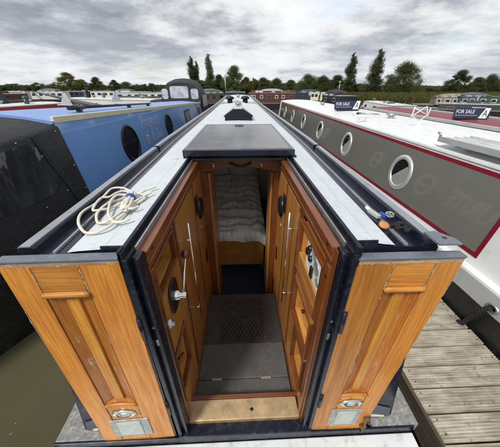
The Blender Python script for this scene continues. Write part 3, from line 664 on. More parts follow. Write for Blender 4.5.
# ---- inner side walls
def wall(s):
    X = 0.345 if s < 0 else 0.337
    root = empty('inner_wall', (0, 0, 0)); root.parent = boat
    def bx(name, y0, y1, z0, z1, mat, proud=0.0, thick=0.018, bev=0.002):
        a, b = s * (X - proud), s * (X + thick)
        return MB().box(min(a, b), max(a, b), y0, y1, z0, z1).build(name, mat, root, bevel=bev)
    def niche(y0, y1, z0, z1, depth, mat, back=None):
        a, b = s * (X + 0.0185), s * (X + depth); m = MB()
        m.quad((a, y0, z0), (a, y1, z0), (b, y1, z0), (b, y0, z0)); m.quad((a, y0, z1), (a, y1, z1), (b, y1, z1), (b, y0, z1))
        m.quad((a, y0, z0), (a, y0, z1), (b, y0, z1), (b, y0, z0)); m.quad((a, y1, z0), (a, y1, z1), (b, y1, z1), (b, y1, z0))
        o = m.build('niche', mat, root)
        MB().quad((b, y0, z0), (b, y1, z0), (b, y1, z1), (b, y0, z1)).build('niche_back', back or mat, root)
        t = 0.014    # trim round the opening
        bx('niche_trim', y0 - t, y0, z0 - t, z1 + t, W_RED, 0.010); bx('niche_trim', y1, y1 + t, z0 - t, z1 + t, W_RED, 0.010)
        bx('niche_trim', y0 + 0.0005, y1 - 0.0005, z0 - t, z0, W_REDY, 0.010); bx('niche_trim', y0 + 0.0005, y1 - 0.0005, z1, z1 + t, W_REDY, 0.010)
        return b
    # cornice mouldings
    for z0, z1, p in ((1.722, 1.748, 0.016), (1.697, 1.7215, 0.010), (1.675, 1.6965, 0.014), (1.655, 1.6745, 0.005)):
        bx('cornice', 0.056, 1.40, z0, z1, W_REDY, p, 0.018, 0.004)
    bx('near_stile', 0.056, 0.088, 0.39, 1.6545, W_RED, 0.012, 0.018, 0.004)
    bx('near_stile', 0.030, 0.0555, 0.465, 1.745, W_RED, 0.004, 0.0, 0.003)
    sc = 0.010
    def screw(y, z):
        MB().lathe([(0, 0.003), (0.008, 0.002), (0.009, 0)], basis((s * (X - 0.013), y, z), (0, 1, 0), (0, 0, 1), (-s, 0, 0)), 12).build('screw_cap', BLACK, root)
    screw(0.072, 1.60)
    MB().lathe([(0, 0.003), (0.009, 0.002), (0.010, 0)], basis((s * (X - 0.0165), 0.10, 1.735), (0, 1, 0), (0, 0, 1), (-s, 0, 0)), 12).build('screw_cap', BLACK, root)
    if s < 0:
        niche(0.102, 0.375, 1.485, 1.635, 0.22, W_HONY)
        bx('control_panel', 0.089, 0.42, 1.085, 1.470, W_HON)
        bx('upper_strip', 0.39, 0.42, 1.4705, 1.6545, W_HON)
        bx('upper_strip', 0.1025, 0.375, 1.6495, 1.6545, W_HONY, -0.001)
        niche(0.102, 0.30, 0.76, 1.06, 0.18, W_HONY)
        bx('lower_panel', 0.3145, 0.42, 0.745, 1.0845, W_HON); bx('lower_panel', 0.089, 0.42, 0.39, 0.7445, W_HON)
        # hook in the lower niche
        MB().tube([(-0.40, 0.20, 0.80), (-0.38, 0.20, 0.88), (-0.36, 0.22, 0.90), (-0.36, 0.24, 0.88)], 0.006, 8).build('hook', BLACK, root)
    else:
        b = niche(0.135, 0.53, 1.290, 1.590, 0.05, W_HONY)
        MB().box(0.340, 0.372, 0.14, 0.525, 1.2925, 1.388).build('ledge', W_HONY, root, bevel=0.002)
        M = basis((0.352, 0.275, 1.488), (0, 1, 0), (0, 0, 1), (-1, 0, 0))
        ip = MB().box(-0.128, 0.135, -0.095, 0.098, 0.0, 0.003).build('instrument_card', SIGNWHITE, root); ip.matrix_local = M
        for x, y, r in ((0.075, 0.045, 0.017), (0.10, 0.012, 0.022), (0.05, 0.0, 0.017)):
            MB().lathe([(r, 0.003), (r, 0.014), (r * 0.7, 0.018), (0, 0.018)], Matrix.Translation((x, y, 0)), 16).build('switch', BLACK, ip)
        for x, y, r in ((0.01, 0.055, 0.030), (-0.04, 0.01, 0.036), (-0.075, -0.045, 0.022)):
            MB().lathe([(r, 0.003), (r, 0.007), (r * 0.93, 0.008), (r * 0.86, 0.004), (0, 0.004)], Matrix.Translation((x, y, 0)), 20).build('dial', PLATE, ip)
        MB().box(-0.005, 0.025, -0.085, -0.02, 0.003, 0.015).build('switch_block', BLACK, ip, bevel=0.004)
        bx('mid_rail', 0.1495, 0.505, 1.215, 1.275, W_HONY, 0.004)
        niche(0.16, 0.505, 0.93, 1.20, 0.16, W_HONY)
        bx('drawer_front', 0.175, 0.49, 0.935, 1.11, W_HONY, -0.05, 0.07)
        MB().lathe([(0.006, 0), (0.006, 0.014), (0.013, 0.02), (0.012, 0.03), (0, 0.033)], basis((0.385, 0.36, 1.06), (0, 1, 0), (0, 0, 1), (-1, 0, 0)), 14).build('drawer_knob', BLACK, root)
        bx('rail', 0.1495, 0.55, 0.895, 0.9155, W_HONY, 0.003)
        niche(0.165, 0.39, 0.575, 0.875, 0.17, W_HONY)
        bx('lower_panel', 0.405, 0.55, 0.56, 0.8945, W_HON); bx('lower_panel', 0.089, 0.55, 0.39, 0.5595, W_HON)
        bx('edge_strip', 0.089, 0.1205, 0.56, 1.6545, W_RED, 0.003)
        MB().tube([(0.43, 0.28, 0.62), (0.39, 0.27, 0.70), (0.37, 0.25, 0.715), (0.36, 0.23, 0.70)], 0.006, 8).build('hook', BLACK, root)
    ya = 0.4205 if s < 0 else 0.5505
    bx('stile', ya, ya + 0.03, 0.39, 1.6545, W_RED, 0.008)
    d = bx('cupboard_door', ya + 0.032, 0.955, 0.43, 1.650, W_HON, 0.004)
    bx('stile', 0.958, 0.985, 0.39, 1.6545, W_RED, 0.006)
    bx('cupboard_door', 0.988, 1.36, 0.43, 1.650, W_HON, 0.003)
    bx('skirting', 0.186, 1.20, 0.352, 0.4285, W_REDY, 0.012)
    # long chrome grab rod on two posts
    y = 0.565 if s < 0 else 0.672
    gr = MB().tube([(s * (X - 0.040), y, 0.80), (s * (X - 0.040), y, 1.575)], 0.0055, 10).build('grab_rod', CHROME, root)
    for z in (0.90, 1.46): MB().tube([(s * (X - 0.003), y, z), (s * (X - 0.046), y, z)], 0.005, 8).build('rod_post', CHROME, gr)
    # black round ventilators and a keyhole
    M = basis((s * (X - 0.003), 1.16, 1.385), (0, 1, 0), (0, 0, 1), (-s, 0, 0))
    rv = MB().lathe([(0.088, 0), (0.085, 0.018), (0.06, 0.026), (0.0, 0.028)], M, 28).build('round_vent', BLACK, root)
    MB().box(*sorted((s * (X - 0.012), s * (X - 0.002))), 0.995, 1.07, 1.40, 1.54).build('socket_plate', BLACK, root, bevel=0.002)
    MB().lathe([(0.018, 0), (0.017, 0.006), (0, 0.007)], basis((s * (X - 0.003), 1.145, 1.215), (0, 1, 0), (0, 0, 1), (-s, 0, 0)), 14).build('key_escutcheon', BRASS, root)
    MB().box(*sorted((s * (X - 0.012), s * (X - 0.002))), 1.22, 1.26, 0.78, 0.92).build('latch', BLACK, root, bevel=0.003)
    return root
wl, wr = wall(-1), wall(1)
# morse control: black plate, chrome boss, lever and dark red ball
ct = empty('throttle_control', (0, 0, 0)); ct.parent = boat
M = basis((-0.343, 0.235, 1.355), (0, 1, 0), (0, 0, 1), (1, 0, 0))
pts = [(0.062 * math.copysign(abs(math.cos(a)) ** 0.6, math.cos(a)), 0.088 * math.copysign(abs(math.sin(a)) ** 0.6, math.sin(a))) for a in [2 * math.pi * i / 28 for i in range(28)]]
MB().prism([M @ Vector((x, y, 0)) for x, y in pts], (0.010, 0, 0)).build('control_plate', BLACK, ct, bevel=0.003)
MB().lathe([(0.026, 0.01), (0.024, 0.03), (0.016, 0.034), (0.016, 0.060), (0.012, 0.064), (0, 0.064)], M @ Matrix.Translation((0.01, -0.01, 0)), 20).build('control_boss', CHROME, ct)
lv = catmull([(-0.295, 0.248, 1.345), (-0.292, 0.262, 1.39), (-0.288, 0.285, 1.44), (-0.285, 0.315, 1.48), (-0.283, 0.335, 1.505)], 5)
MB().tube(lv, [0.008 - 0.003 * i / (len(lv) - 1) for i in range(len(lv))], 10).build('control_lever', CHROME, ct)
MB().lathe([(0.0, -0.024), (0.012, -0.021), (0.021, -0.011), (0.024, 0), (0.021, 0.011), (0.012, 0.021), (0, 0.024)], Matrix.Translation((-0.283, 0.345, 1.52)), 20).build('control_knob', REDKNOB, ct)
MB().lathe([(0.022, 0), (0.022, 0.012), (0.012, 0.016), (0.010, 0.03), (0, 0.03)], basis((-0.343, 0.115, 1.30), (0, 1, 0), (0, 0, 1), (1, 0, 0)), 16).build('ignition_switch', STEEL, ct)

# ---- inner doorway, header with arch
hd = MB(); pts = [(-0.36, 1.36, 1.742), (-0.36, 1.36, 1.60)]
for i in range(13):
    t = i / 12; pts.append((-0.31 + 0.62 * t, 1.36, 1.615 + 0.05 * math.sin(math.pi * t)))
pts += [(0.352, 1.36, 1.60), (0.352, 1.36, 1.742)]
head = hd.prism(pts, (0, 0.03, 0)).build('header', W_REDX, boat, bevel=0.003)
MB().box(-0.36, 0.352, 1.255, 1.36, 1.7425, 1.765).build('header_top', W_REDX, head)
for x in (-0.225, 0.175):
    MB().tube([(x, 1.35, 1.70), (x, 1.345, 1.68), (x + 0.004, 1.335, 1.672)], 0.006, 8).build('coat_hook', WHITE, head)
MB().tube([(-0.09 + 0.18 * i / 12, 1.34, 1.70 - 0.03 * math.sin(math.pi * i / 12)) for i in range(13)], 0.009, 8).build('cable', BLACK, head)
MB().box(-0.36, 0.34, 1.22, 1.25, 1.755, 1.772).build('hatch_seal', BLACK, head)
for s in (-1, 1):
    X = 0.345 if s < 0 else 0.337
    MB().box(*sorted((s * 0.285, s * (X - 0.001))), 1.362, 1.40, -0.1, 1.61).build('inner_jamb', W_RED, boat, bevel=0.004)
    MB().box(*sorted((s * 0.265, s * 0.284)), 1.401, 1.75 if s < 0 else 1.62, -0.1, 1.60).build('inner_door', W_HON, boat, bevel=0.004)
    MB().box(*sorted((s * 0.345, s * 0.735)), 1.362, 1.39, -0.1, 1.72).build('inner_bulkhead', W_HONX, boat)
    # cabin lining
    a = s * 0.72
    MB().quad((a, 1.39, -0.1), (a, 4.4, -0.1), (a * 0.95, 4.4, 1.71), (a * 0.95, 1.39, 1.71)).build('cabin_lining', CREAM, boat)
MB().quad((-0.74, 4.4, -0.1), (0.74, 4.4, -0.1), (0.74, 4.4, 1.71), (-0.74, 4.4, 1.71)).build('cabin_bulkhead', CREAM, boat)
MB().quad((-0.74, 1.206, 0.03), (0.74, 1.206, 0.03), (0.74, 4.4, 0.03), (-0.74, 4.4, 0.03)).build('cabin_floor', BLUEFLOOR, boat)
cl = MB()
for q in ((-0.72, 0.72, 1.40, 3.6), (-0.72, 0.72, 4.0, 4.4), (-0.72, -0.24, 3.6, 4.0), (0.20, 0.72, 3.6, 4.0)): cl.quad((q[0], q[2], 1.70), (q[1], q[2], 1.70), (q[1], q[3], 1.70), (q[0], q[3], 1.70))
cl.build('ceiling', WHITE, boat)
# ---- bed
bed = empty('bed', (-0.22, 2.0, -0.1)); bed.parent = boat
def B(m): m.v = [(x + 0.22, y - 2.0, z + 0.1) for x, y, z in m.v]; return m
B(MB().box(-0.70, 0.29, 2.0, 2.02, 0.155, 0.52)).build('bed_front', W_HONX, bed, bevel=0.003)
B(MB().box(-0.70, 0.27, 1.985, 1.999, 0.115, 0.19)).build('drawer_front', W_HONX, bed, bevel=0.003)
B(MB().box(0.272, 0.29, 2.021, 4.0, 0.0, 0.52)).build('bed_side', W_HON, bed)
B(MB().box(-0.70, 0.27, 2.05, 2.07, 0.031, 0.114)).build('plinth', BLUEFLOOR, bed)
mtt = MB().box(-0.70, 0.26, 2.03, 4.3, 0.525, 0.60).build('mattress', paint('mattress', (0.55, 0.54, 0.52), 0.9), label='pale mattress on the wooden bed inside the cabin', cat='mattress', bevel=0.02)
dv = MB(); NX, NY = 40, 120; secs = []
for j in range(NY + 1):
    row = []
    for i in range(NX + 1):
        u = i / NX; v = j / NY; x = -0.72 + u * 1.03
        L_ = v * 2.3
        if L_ < 0.13: y = 1.975 - 0.01 * math.sin(L_ * 20); z = 0.50 + L_ * 1.0
        else: y = 1.99 + (L_ - 0.13); z = 0.64 + 0.10 * (1 - math.exp(-(L_ - 0.13) * 3)) + 0.16 * max(0, (L_ - 1.0)) 
        e = max(0, (x - 0.20) / 0.11); z -= 0.07 * e * e
        z += 0.014 * math.sin(y * 34 + 3 * mnoise.noise((x * 4, y * 3, 2.0))) * (L_ > 0.2) + 0.035 * mnoise.noise((x * 5, y * 5, 1.0)) + 0.018 * mnoise.noise((x * 13, y * 11, 4.0)); y += 0.02 * mnoise.noise((x * 7, z * 6, 9.0))
        row.append(Vector((x, y, z)))
    secs.append(row)
dv.loft(secs, smooth=True).build('duvet', DUVET, label='grey and white crinkle striped duvet on the bed in the cabin', cat='duvet')
for k, x in enumerate((-0.42, 0.02)):
    p = MB(); secs = []
    for j in range(9):
        v = j / 8 * math.pi; secs.append([Vector((x + 0.24 * math.copysign(abs(math.cos(a)) ** 0.5, math.cos(a)) * math.sin(v) ** 0.4, 3.62 + 0.14 * math.sin(a) * math.sin(v) ** 0.4 + 0.2 * math.cos(v) * 0.4, 1.05 + 0.20 * -math.cos(v) + 0.015 * math.sin(5 * a))) for a in [2 * math.pi * i / 24 for i in range(24)]])
    p.loft(secs, True, True, True).build('pillow', DUVET, label=('striped pillow at the head of the bed, left one', 'striped pillow at the head of the bed, right one')[k], cat='pillow', group='pillows on the bed')

# ---- things lying on our roof
def roofz(x): return camber(abs(x - CC)) + 0.001 if abs(x - CC) < 0.575 else 1.757
rope = empty('mooring_rope', (-0.55, 0.4, 1.757), 0, 'cream rope coiled loosely with blue tape on the left of the pale roof', 'rope')
def rp(x, y, lift): # traced in the 4.545x zoom whose corner is (60,170)
    px, py = 60 + x / 4.545, 170 + y / 4.545
    p = at(px, py, 'z', 1.775); zz = roofz(p.x)
    if p.x < -0.695: zz = 1.784
    elif p.x < -0.60: zz = 1.762
    p.z = zz + 0.009 + lift; return p - rope.location
paths = [
 [(330, 98), (285, 84), (235, 86), (200, 115), (160, 150), (112, 183), (90, 212), (85, 245), (106, 270), (145, 280), (190, 275), (230, 257), (262, 226), (292, 198), (330, 165), (378, 140), (388, 122), (358, 110), (318, 110), (270, 126), (225, 150), (190, 175), (166, 202), (166, 226), (186, 236), (226, 230), (262, 205), (300, 178)],
 [(335, 118), (300, 95), (262, 104), (225, 122), (190, 130), (166, 158), (152, 188), (188, 182), (232, 165), (282, 148), (320, 135)],
 [(438, 90), (392, 100), (340, 118), (268, 118), (236, 148), (221, 188), (226, 215), (250, 242), (290, 246), (322, 238)],
 [(418, 118), (390, 128), (352, 150), (322, 170)], [(362, 183), (335, 192), (300, 192)]]
for k, P in enumerate(paths):
    pts = catmull([rp(x, y, 0.004 * k + 0.007 * (0.5 + 0.5 * math.sin(i * 1.3 + k))) for i, (x, y) in enumerate(P)], 6)
    MB().tube(pts, 0.0056, 8).build('rope_strand', ROPEW, rope)
a, b2 = rp(335, 120, 0.02), rp(298, 198, 0.02); ax = (b2 - a).normalized(); sd2 = ax.cross(Vector((0, 0, 1))).normalized()
hk = MB()
for k in range(7):
    an = 2 * math.pi * k / 7; off = sd2 * 0.015 * math.cos(an) + Vector((0, 0, 0.013 * math.sin(an)))
    hk.tube(catmull([a + off * 0.2, a.lerp(b2, 0.12) + off * 1.1, a.lerp(b2, 0.5) + off, a.lerp(b2, 0.85) + off * 1.2, b2 + off * 0.2], 4), 0.0072, 8)
hk.build('rope_hank', ROPEW, rope)
c = a.lerp(b2, 0.36); MB().tube([c - ax * 0.014, c - ax * 0.012, c + ax * 0.012, c + ax * 0.014], [0.020, 0.0245, 0.0245, 0.020], 16).build('tape_band', BLUETAPE, rope)

keys = empty('key_bunch', (0.58, 0.2, 1.755), 0, 'bunch of keys with cork float and blue tag on the right roof edge', 'keys')
def kb(px, py, dz=0.0): p = at(px, py, 'z', 1.765); return Vector((p.x, p.y, 1.757 + dz)) - keys.location
p = kb(384, 224); MB().lathe([(0, 0.0), (0.017, 0.001), (0.0205, 0.004), (0.019, 0.008), (0.013, 0.010), (0, 0.0105)], Matrix.Translation(p) @ Matrix.Rotation(0.35, 4, 'X'), 20).build('cork_float', CORK, keys)
q0, q1 = kb(368, 211, 0.012), kb(380, 218, 0.012)
t = (q1 - q0).normalized(); n = t.cross(Vector((0, 0, 1)))
def bar(a, b, w, h, name, mat, bev=0.003):
    t = (b - a).normalized(); n = t.cross(Vector((0, 0, 1))).normalized() * w; u = Vector((0, 0, h))
    MB().hexa([a - n - u, b - n - u, b + n - u, a + n - u, a - n + u, b - n + u, b + n + u, a + n + u]).build(name, mat, keys, bevel=bev)
bar(kb(369, 211, 0.012), kb(379, 218, 0.012), 0.010, 0.008, 'padlock_body', paint('grey plastic tag', (0.42, 0.42, 0.38), 0.5, dirt=(0.2, 0.2, 0.18)))
bar(kb(366, 208, 0.014), kb(369, 211, 0.014), 0.007, 0.006, 'tag_end', WHITE)
bar(kb(379, 215, 0.016), kb(386, 219, 0.016), 0.010, 0.008, 'blue_tag', BLUETAPE)
for k in range(3):
    bar(kb(385 + 2 * k, 217 + k, 0.03 + 0.004 * k), kb(391 + k, 222 - 2 * k, 0.03), 0.005, 0.0012, 'key', paint('steel key', (0.55, 0.53, 0.47), 0.3, metal=0.9), 0.0005)
pr = kb(388, 220, 0.034)
MB().tube([pr + Vector((0.015 * math.cos(a), 0.015 * math.sin(a), 0.006 * math.sin(a))) for a in [2 * math.pi * i / 20 for i in range(21)]], 0.0016, 6).build('key_ring', CHROME, keys)
glv = empty('leather_strap', (0.62, 0.12, 1.757), 0, 'crumpled black strap beside the keys on the right roof edge', 'strap')
for k in range(3):
    c0 = Vector((0.605, 0.155, 1.77)) - glv.location + Vector((0.008 * k, -0.022 * k, 0.006 * k)); rr = 0.016 + 0.004 * math.sin(k * 2)
    MB().tube([c0 + Vector((rr * math.cos(a + k), rr * 0.8 * math.sin(a + k), 0.008 * math.sin(2 * a + k) + 0.004)) for a in [2 * math.pi * i / 22 for i in range(23)]], [0.0065 + 0.002 * math.sin(i * 0.9 + k) for i in range(23)], 8).build('strap_loop', ROPEB, glv)

# ================================================================== JETTY
jt = empty('jetty', (1.6, 0, 0), 0, 'narrow wooden jetty of grooved planks between the two boats', 'jetty')
JX0, JX1, JZ = 1.185, 1.985, 0.40
prof = []; W = 0.1385; nr = 8
for i in range(nr):
    y0 = i * W / nr; prof += [(y0 + 0.0030, JZ - 0.0075), (y0 + 0.0048, JZ), (y0 + W / nr - 0.0040, JZ), (y0 + W / nr - 0.0022, JZ - 0.0075)]
sec = [(0, JZ - 0.009)] + prof + [(W, JZ - 0.009), (W, JZ - 0.030), (0, JZ - 0.030)]
pm = MB().prism([(JX0 - 1.6, y, z) for y, z in sec], (JX1 - JX0, 0, 0))
p0 = pm.build('plank', PLANK, jt); p0.location = (0, -0.0735, 0)
for k in range(-3, 96):
    if k == 0: continue
    q = p0.copy(); COL.objects.link(q); q.location = (rnd.uniform(-0.006, 0.006), -0.0735 + 0.151 * k, rnd.uniform(-0.002, 0.002)); q.rotation_euler = (rnd.uniform(-0.004, 0.004), rnd.uniform(-0.003, 0.003), rnd.uniform(-0.004, 0.004))
sc0 = MB().lathe([(0, 0.001), (0.0045, 0.001), (0.005, 0)], None, 8)
s0 = None
for k in range(-2, 12):
    for x in (-0.375, 0.345):
        for yy in (0.035, 0.11):
            if s0 is None: s0 = sc0.build('nail', BLACK, jt); q = s0
            else: q = s0.copy(); COL.objects.link(q)
            q.location = (x + rnd.uniform(-0.01, 0.01), -0.0735 + 0.151 * k + yy, JZ + 0.0012)
for x in (-0.40, -0.02, 0.33): MB().box(x, x + 0.05, -0.6, 14.5, 0.20, JZ - 0.034).build('bearer', JETTYWOOD, jt)
MB().box(-0.435, -0.405, -0.6, 14.5, 0.12, JZ - 0.012).build('edge_board', JETTYWOOD, jt)
for y in (-0.45, 2.2, 5.0, 8.0, 11.0):
    MB().box(-0.39, 0.36, y, y + 0.3, -0.3, 0.19).build('pontoon', JETTYWOOD, jt)

# ================================================================== NEIGHBOUR NARROWBOATS
def narrowboat(root, cab, roofz_f, hull_z, side_mat, roof_mat, hull_mat, upper_mat, base_d=0.955, top_d=0.835, y0=-2.0, y1=15.0, bow=3.0, stern_bow=0.0, rail_mat=None, hull_hw=1.05, black_top=0.62, rail_s=(-1, 1), crown=0.05):
    """cab=(ya,yb) cabin extent; local +Y lengthwise."""
    def hh(y):
        if y > y1 - bow: return hull_hw * max(0.02, 1 - ((y - (y1 - bow)) / bow) ** 2)
        if stern_bow and y < y0 + stern_bow: return hull_hw * max(0.02, 1 - ((y0 + stern_bow - y) / stern_bow) ** 1.4)
        return hull_hw
    ys = [y0 + (y1 - y0) * i / 28 for i in range(29)]
    secs = [[Vector((-hh(y), y, black_top)), Vector((-hh(y) * 0.98, y, -0.4)), Vector((hh(y) * 0.98, y, -0.4)), Vector((hh(y), y, black_top))] for y in ys]
    MB().loft(secs, True, True).build('hull', hull_mat, root)
    secs = [[Vector((-hh(y) - 0.006, y, black_top + 0.001)), Vector((-hh(y) - 0.006, y, hull_z)), Vector((hh(y) + 0.006, y, hull_z)), Vector((hh(y) + 0.006, y, black_top + 0.001))] for y in ys]
    MB().loft(secs, True, True).build('gunwale', upper_mat, root, bevel=0.008)
    cy = [cab[0] + (cab[1] - cab[0]) * i / 20 for i in range(21)]
    for s in (-1, 1):
        secs = [[Vector((s * base_d, y, hull_z)), Vector((s * top_d, y, roofz_f(y) - 0.02)), Vector((s * (top_d - 0.03), y, roofz_f(y) - 0.02)), Vector((s * (base_d - 0.03), y, hull_z))] for y in cy]
        MB().loft(secs, True, True).build('cabin_side', side_mat, root)
    for y, dy in ((cab[0], 0.03), (cab[1], -0.03)):
        MB().prism([(-base_d + 0.031, y, hull_z), (base_d - 0.031, y, hull_z), (top_d - 0.031, y, roofz_f(y) - 0.02), (-top_d + 0.031, y, roofz_f(y) - 0.02)], (0, dy, 0)).build('cabin_end', side_mat, root)
    secs = []
    for y in cy:
        k = top_d + 0.004; z = roofz_f(y)
        top = [Vector((d * k, y + (0.02 if y == cy[-1] else -0.02 if y == cy[0] else 0), z - 0.012 + crown * (1 - d * d))) for d in (-1, -0.7, -0.35, 0, 0.35, 0.7, 1)]
        secs.append(top + [Vector((p.x * 0.995, p.y, z - 0.04)) for p in reversed(top)])
    rf = MB().loft(secs, True, True).build('roof', roof_mat, root)
    if rail_mat:
        for s in rail_s:
            secs = [[Vector((s * (top_d + 0.012), y, roofz_f(y) - 0.035)), Vector((s * (top_d + 0.012), y, roofz_f(y) + 0.035)), Vector((s * (top_d - 0.03), y, roofz_f(y) + 0.035)), Vector((s * (top_d - 0.03), y, roofz_f(y) - 0.01))] for y in cy[0:]]
            MB().loft(secs, True, True).build('handrail', rail_mat, root, bevel=0.006)
    return rf
def side_frame(s, hull_z, base_d, top_d, zt):
    b = Vector((s * base_d, 0, hull_z)); t = Vector((s * top_d, 0, zt)); up = (t - b).normalized(); n = Vector((s * up.z, 0, -s * up.x)).normalized()
    if n.x * s < 0: n = -n
    def P(y, z, off=0.0):
        k = (z - hull_z) / (zt - hull_z); p = b.lerp(t, k) + n * off; return Vector((p.x, y, p.z))
    return P, up, n

# ---- grey boat on the right
GX = 3.06
grey = empty('narrowboat', (GX, 0, 0), 0, 'olive grey narrowboat with dark red coach lines and white roof, right', 'narrowboat')
gz = lambda y: 1.665
grf = narrowboat(grey, (-1.6, 13.6), gz, 0.815, WHITE, WHITE, BLACKHULL, SILVERH, y0=-3.2, y1=16.0, base_d=0.955, top_d=0.845, black_top=0.63)
MB().box(-1.040, -0.956, -3.0, 13.0, 0.8155, 0.8205).build('gunwale_top', WHITE, grey)
P, up, n = side_frame(-1, 0.815, 0.955, 0.845, 1.645)
def strip(Pf, y0, y1, z0, z1, off, th, name, mat, parent, seg=24):
    secs = []
    for i in range(seg + 1):
        y = y0 + (y1 - y0) * i / seg
        secs.append([Pf(y, z0, off), Pf(y, z1, off), Pf(y, z1, off + th), Pf(y, z0, off + th)])
    return MB().loft(secs, True, True).build(name, mat, parent)
PY0, PY1 = 1.02, 13.2
strip(P, PY0 + 0.042, PY1 - 0.03, 0.935, 1.565, 0.001, 0.002, 'side_panel', GREYP, grey)
strip(P, PY0, PY1, 1.567, 1.605, 0.001, 0.004, 'coach_line', REDLINE, grey)
strip(P, PY0, PY1, 0.897, 0.933, 0.001, 0.004, 'coach_line', REDLINE, grey)
strip(P, PY0, PY0 + 0.040, 0.9335, 1.5665, 0.001, 0.004, 'coach_line', REDLINE, grey, 1)
strip(P, PY1 - 0.028, PY1, 0.9335, 1.5665, 0.001, 0.004, 'coach_line', REDLINE, grey, 1)
for y in (2.46, 4.34, 6.19, 8.1, 9.95, 11.8):
    M = basis(P(y, 1.245, 0.003), (0, -1, 0), up, n)
    pr_ = MB().lathe([(0.168, -0.02), (0.172, 0.014), (0.188, 0.018), (0.212, 0.016), (0.228, 0.008), (0.230, 0)], M, 36).build('porthole', paint('polished aluminium ring', (0.66, 0.66, 0.65), 0.28, metal=0.5, var=0.06), grey)
    MB().disc(0.171, 0.002, M, 32).build('porthole_glass', GLASS, pr_)
    sg = [(0.167 * math.cos(a), 0.167 * math.sin(a)) for a in [R(-145) + R(190) * i / 16 for i in range(17)]]
    MB().poly([M @ Vector((x, yv, 0.0035)) for x, yv in sg]).build('porthole_blind', paint('pale blind behind glass', (0.30, 0.30, 0.29), 0.25), pr_)
# ledge line on upper white band
strip(P, -1.6, 13.5, 1.63, 1.645, 0.0005, 0.010, 'roof_lip', WHITE, grey)
# aft fairlead and black mooring rope down to the jetty
fp = Vector((-1.058, 0.63, 0.70)); M = basis(fp, (0, -1, 0), (0, 0, 1), (-1, 0, 0))
fl_ = MB().lathe([(0.026, -0.004), (0.030, 0.012), (0.040, 0.016), (0.050, 0.010), (0.053, 0.0)], M @ Matrix.Diagonal((1.0, 0.72, 1, 1)), 24).build('fairlead', STEEL, grey)
MB().disc(0.030, 0.001, M @ Matrix.Diagonal((1.0, 0.72, 1, 1)), 20).build('fairlead_hole', BLACK, fl_)
ml = empty('mooring_line', (2.0, 0.66, 0.40), 0, 'twisted black mooring line from the grey boat down to the jetty edge', 'rope')
core = catmull([(0.03, -0.03, 0.30), (-0.025, -0.02, 0.295), (-0.05, 0.0, 0.22), (-0.055, 0.03, 0.12), (-0.06, 0.05, 0.03), (-0.06, 0.08, 0.012)], 14)
for k in range(3):
    pts = []
    for i, p in enumerate(core):
        a = i * 0.55 + k * 2 * math.pi / 3; pts.append(p + Vector((math.cos(a) * 0.011, math.sin(a) * 0.011, 0)))
    MB().tube(pts, 0.0105, 7).build('rope_strand', ROPEB, ml)

# grey boat's roof furniture
def roof_at(px, py, z=1.70): p = at(px, py, 'z', z); return p
for k, (x, y) in enumerate(((356, 115), (377, 117), (362, 120))):
    p = roof_at(x, y) - Vector((GX, 0, 0)); e = MB()
    e.box(p.x - 0.09, p.x + 0.09, p.y - 0.03, p.y + 0.03, 1.69, 1.70 + 0.005); e.tube([(p.x - 0.06, p.y, 1.70), (p.x - 0.06, p.y, 1.76), (p.x + 0.06, p.y, 1.76), (p.x + 0.06, p.y, 1.70)], 0.012, 6)
    e.build('roof_cleat', WHITE, grf)
a, b2 = roof_at(357, 117), roof_at(378, 118)
pole = empty('boat_pole', (a.x, a.y, 1.72), 0, 'thin pole lying across cleats on the white roof of the grey boat', 'pole')
MB().tube([Vector((0, 0, 0.05)), Vector((b2.x - a.x, b2.y - a.y, 0.05))], 0.014, 8).build('pole_shaft', STEEL, pole)
MB().tube([Vector((-0.02, 0, 0.05)), Vector((0.06, 0, 0.05))], 0.022, 8).build('pole_grip', BLACK, pole)
p = roof_at(418, 126)
ar = empty('folding_frame', (p.x, p.y, 1.70), 0.4, 'white folding tubular frame standing on the white roof of the grey boat', 'frame')
MB().lathe([(0.10, 0.0), (0.085, 0.02), (0.05, 0.03), (0.045, 0.12), (0.03, 0.13), (0, 0.13)], None, 18).build('frame_foot', WHITE, ar)
for A in ([(0, 0, 0.13), (-0.22, 0.1, 0.24), (-0.16, 0.12, 0.42)], [(0, 0, 0.13), (0.24, 0.0, 0.26), (0.12, 0.0, 0.46)], [(-0.16, 0.12, 0.42), (0.24, 0.0, 0.26)], [(-0.22, 0.1, 0.24), (0.12, 0.0, 0.46)], [(-0.24, 0.1, 0.16), (-0.19, 0.11, 0.46)], [(0.26, 0, 0.2), (0.30, 0, 0.42)]):
    MB().tube(A, 0.012, 8).build('frame_tube', WHITE, ar)
ar.scale = (0.62, 0.62, 0.62)
# long white gangplank lying along the roof
a = roof_at(440, 141, 1.71)
a = roof_at(443, 141, 1.72)
OFFWP = paint('scuffed pale aluminium', (0.55, 0.555, 0.56), 0.4, metal=0.3, var=0.1, dirt=(0.3, 0.3, 0.3), dirt_amt=0.4)
gp = empty('gangplank', (a.x + 0.12, a.y, 1.70), 0, 'long pale aluminium gangplank lying along the white roof of the grey boat', 'gangplank')
MB().box(-0.17, 0.17, -3.4, 0.0, 0.045, 0.056).build('tread', WHITE, gp, bevel=0.003)
for x in (-0.19, 0.171): MB().box(x, x + 0.019, -3.4, 0.0, 0.018, 0.075).build('side_rail', OFFWP, gp, bevel=0.003)
for y in (-2.6, -1.5, -0.3): MB().box(-0.16, 0.16, y, y + 0.06, 0.002, 0.044).build('cross_bar', OFFWP, gp)
for x in (-0.10, 0.0, 0.10): MB().box(x - 0.012, x + 0.012, -3.39, -0.01, 0.0565, 0.066).build('tread_rib', OFFWP, gp)
MB().tube([(-0.18, -0.02, 0.07), (-0.18, 0.0, 0.10), (-0.18, 0.03, 0.105)], 0.012, 8).build('end_hook', STEEL, gp)
mush = [(3.1, 4.6), (3.0, 8.9)]
